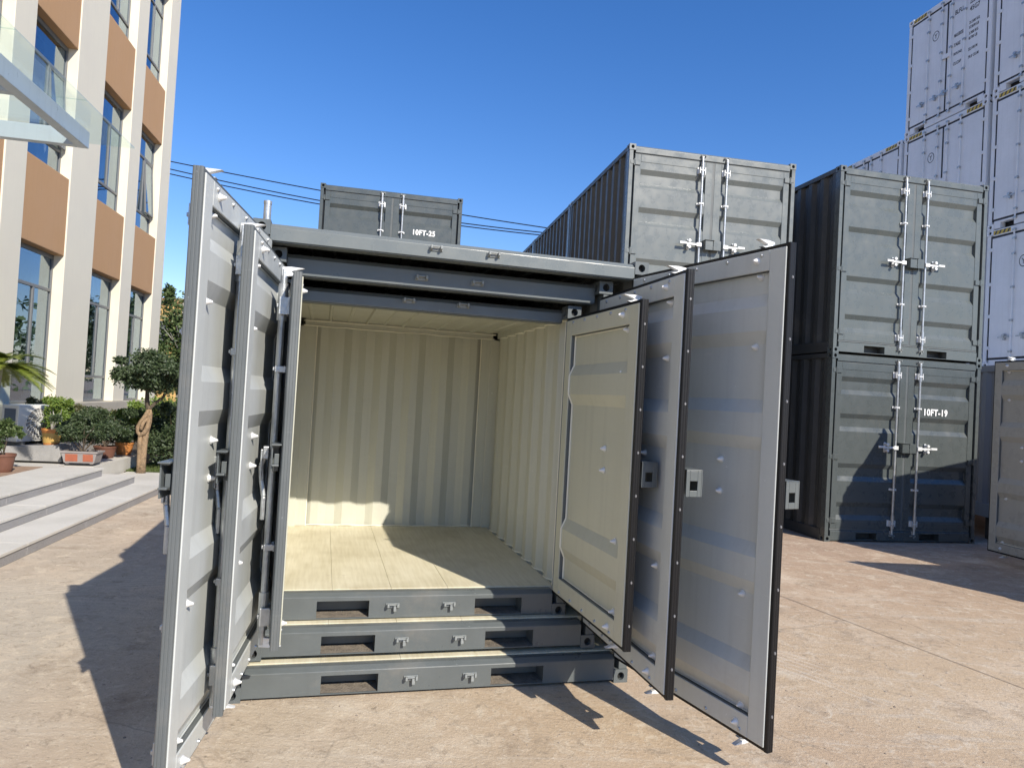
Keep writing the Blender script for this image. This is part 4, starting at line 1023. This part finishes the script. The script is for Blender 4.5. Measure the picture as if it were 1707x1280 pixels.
# twisted trunk tree
def twisted():
    rnd = random.Random(4); root = empty('tree', fp(-3.14, 2.28, .115), 0, 'small tree with a knotted tan trunk and round clipped crown beside the steps', 'tree')
    ex = Vector((.985, .1, 0)).normalized()
    def P(a, z, b2=0): q = ex*a+Vector((-ex.y, ex.x, 0))*b2; return (q.x, q.y, z)
    mb = MB()
    mb.tube([P(-.01, 0), P(-.01, .25), P(.0, .5), P(.02, .72), P(.045, .86, .02), P(.05, 1.0, .02), P(.03, 1.12)], [.062, .055, .052, .048, .044, .040, .036], 12)
    mb.tube([P(-.05, 0, -.02), P(-.055, .3, -.03), P(-.06, .52, -.04), P(-.05, .66, -.06)], [.040, .036, .036, .030], 10)
    # the knot: a loop bulging to the left
    mb.tube([P(.045, .92, -.05), P(.0, .86, -.08), P(-.02, .80, -.09), P(-.03, .73, -.09)], [.03, .03, .03, .03], 9)
    mb.tube([P(.04, 1.06, -.02), P(-.01, .93, -.05), P(-.06, .85, -.05), P(-.095, .77, -.05), P(-.088, .69, -.05), P(-.045, .64, -.06), P(.01, .68, -.06), P(.05, .76, -.05), P(.06, .88, -.03), P(.05, 1.0, -.01)], [.030, .035, .038, .039, .040, .040, .038, .035, .032, .030], 12)
    tr = mb.build('trunk', M['bark'], root, smooth=True)
    mb = MB(); mb.tube([P(.03, 1.08), P(.0, 1.2), P(-.01, 1.42)], [.042, .036, .028], 9); mb.tube([P(.04, 1.08), P(.12, 1.18, .02), P(.24, 1.28, .02), P(.32, 1.44, .02)], [.034, .026, .023, .018], 8)
    for k in range(9): a = rnd.uniform(0, 6.28); mb.tube([P(0, 1.36), P(.3*math.cos(a), 1.55, .3*math.sin(a)), P(.5*math.cos(a), 1.7, .5*math.sin(a))], [.02, .012, .005], 5)
    mb.build('branch', M['bark_dark'], root)
    mb = MB(); leaves(mb, P(.08, 1.70), (.58, .54, .34), 13500, .056, rnd, 22); leaves(mb, P(.10, 1.62), (.56, .52, .20), 7000, .055, rnd, 18)
    mb.build('crown', M['leaf_dark'], root, recalc=False)
twisted()
# cycas palm at the left edge
def palm():
    PZ = 1.36; rnd = random.Random(9); root = empty('palm', fp(-5.15, .95, .362), 0, 'cycad palm with arching yellow green fronds at the left edge', 'palm')
    mb = MB(); mb.tube([(0, 0, 0), (0.01, 0, .45), (-.01, 0, .9), (0, 0, PZ)], [.09, .075, .07, .085], 12); mb.build('trunk', M['bark_pale'], root)
    for k in range(40):
        a = 2*math.pi*k/40+rnd.uniform(-.1, .1); up = rnd.uniform(.15, .95); ln = rnd.uniform(.62, .80)
        pts = []
        for q in range(9):
            t = q/8; r_ = ln*t*math.cos(up*(1-.3*t)); z = PZ+ln*(math.sin(up)*t-.55*t*t)
            pts.append(Vector((r_*math.cos(a), r_*math.sin(a), z)))
        mb = MB(); mb.tube(pts, [.008*(1-.1*i) for i in range(9)], 5)
        sd = Vector((-math.sin(a), math.cos(a), 0))
        for q in range(2, 46):
            t = q/46; i = min(7, int(t*8)); f_ = t*8-i; c = pts[i].lerp(pts[i+1], f_); d = (pts[i+1]-pts[i]).normalized()
            ll = .17*math.sin(math.pi*min(1, t*.85+.15))+.03
            for sg in (-1, 1):
                tip = c+(sd*sg*.8+d*.75+Vector((0, 0, .18))).normalized()*ll
                w_ = d*.011
                mb.face([(c-w_)[:], (c+w_)[:], tip[:]])
        mb.build('frond', M['leaf_palm'], root, recalc=False)
palm()
# trees and yellow house far behind
def tall_tree(name, label, loc, h, r, seed, lm, n=6000, group=None, tr=.07, low=.35):
    rnd = random.Random(seed); root = empty(name, loc, 0, label, 'tree', group)
    mb = MB(); mb.tube([(0, 0, 0), (.03, .02, h*.4), (0, 0, h*.9)], [tr, tr*.75, tr*.3], 8)
    for k in range(10): a = rnd.uniform(0, 6.28); z = h*rnd.uniform(low, .8); mb.tube([(0, 0, z), (r*.7*math.cos(a), r*.7*math.sin(a), z+h*.12)], [tr*.35, tr*.1], 5)
    mb.build('trunk', M['bark_pale'], root)
    mb = MB(); leaves(mb, (0, 0, h*(low+1)/2), (r, r, h*(1-low)/2), n, .13, rnd, 18); mb.build('crown', M[lm], root, recalc=False)
TG = 'trees beyond the lawn behind the office building'
tall_tree('tree', 'tall thin evergreen beside the building corner', (-9.85, 20.6, 0), 4.45, .75, 41, 'leaf_mid', 8000, TG, .07, .25)
tall_tree('tree', 'tree with pale trunk just right of the thin evergreen', (-9.4, 21.6, 0), 3.9, .9, 42, 'leaf_olive', 7000, TG, .08, .4)
tall_tree('tree', 'evergreen mostly behind the open left doors', (-8.6, 22.0, 0), 4.1, 1.0, 43, 'leaf_dark', 7000, TG, .08, .35)
yb = empty('yellow_building', (-26, 41, 0), R(-8), 'low yellow building far behind the trees', 'building')
mb = MB(); mb.box(0, 0, 0, 16, 7, 6.15); mb.build('wall', M['yellow_wall'], yb)
mb = MB(); mb.box(-.2, -.2, 6.151, 16.2, 7.2, 6.4); mb.build('roof', M['orange'], yb)
for k in range(5):
    mb = MB(); mb.box(1.5+k*3, -.03, 3.6, 3+k*3, -.002, 5.1); mb.build('window', M['frame'], yb)

# ------------------------------------------------------------------ overhead wires with the poles that carry them
def px(x, y, Y):
    d = F*FPX+RR*(x-853.5)+UU*(640-y); t = Y/d.y; return Vector((d.x*t, Y, CAMH+d.z*t))
WG = 'overhead wires behind the containers'
for (a, b2, c_), l in ((((287, 270), (535, 318), (910, 380)), 'uppermost overhead wire crossing the sky'), (((287, 283), (535, 335), (905, 388)), 'middle overhead wire crossing the sky'), (((287, 291), (535, 341), (900, 392)), 'lowest overhead wire crossing the sky')):
    A, B, Cc = px(*a, 60), px(*b2, 60), px(*c_, 60)
    pts = []
    for k in range(61):
        x = -75+k*2.5+2; 
        # quadratic through the three seen points
        xs = [A.x, B.x, Cc.x]; zs = [A.z, B.z, Cc.z]; z = 0
        for i in range(3):
            li = 1
            for j_ in range(3):
                if j_ != i: li *= (x-xs[j_])/(xs[i]-xs[j_])
            z += zs[i]*li
        if -60 <= x <= 30: pts.append((x, 60, z))
    mb = MB(); mb.tube(pts, [.045]*len(pts), 6); tag(mb.build('overhead_wire', M['rubber']), l, 'wire', WG)
# ------------------------------------------------------------------ far tree line beyond the stacks, added so the window glass reflects greenery
rt = random.Random(77); mb = MB()
for k in range(46):
    x = -70+k*4.2; y = 74+rt.uniform(-5, 5); h_ = rt.uniform(5.5, 8.5)
    leaves(mb, (x, y, h_*.52), (3.2, 2.6, h_*.52), 420, .75, rt, 8)
tag(mb.build('reflected_treeline', M['leaf_mid'], recalc=False), 'distant row of trees added beyond the stacked containers for the window reflections', 'trees', kind='stuff')
# ------------------------------------------------------------------ grit and small stones on the concrete
rp = random.Random(31); mb = MB()
for k in range(1500):
    y = 2.2+9*rp.random()**1.6; x = rp.uniform(-.85, .85)*y
    if rp.random() < .4: x = rp.choice((-1.6, .6, 2.1, 3.4))+rp.gauss(0, .5); y = rp.choice((3.3, 4.0, 6.5, 3.0))+rp.gauss(0, .5)
    r = .0022+.007*rp.random()**5; n = 5; a0 = rp.uniform(0, 6)
    ring = [(x+r*rp.uniform(.7, 1.2)*math.cos(a0+6.283*i/n), y+r*rp.uniform(.7, 1.2)*math.sin(a0+6.283*i/n), .0005) for i in range(n)]; top = (x, y, r*.8)
    for i in range(n): mb.face([ring[i], ring[(i+1) % n], top])
tag(mb.build('grit', mat('grit_stone', (.30, .25, .20), .95, n1=.8, s1=3, c2=(.14, .11, .09)), recalc=False), 'scattered grit and small stones on the concrete', 'grit', kind='stuff')
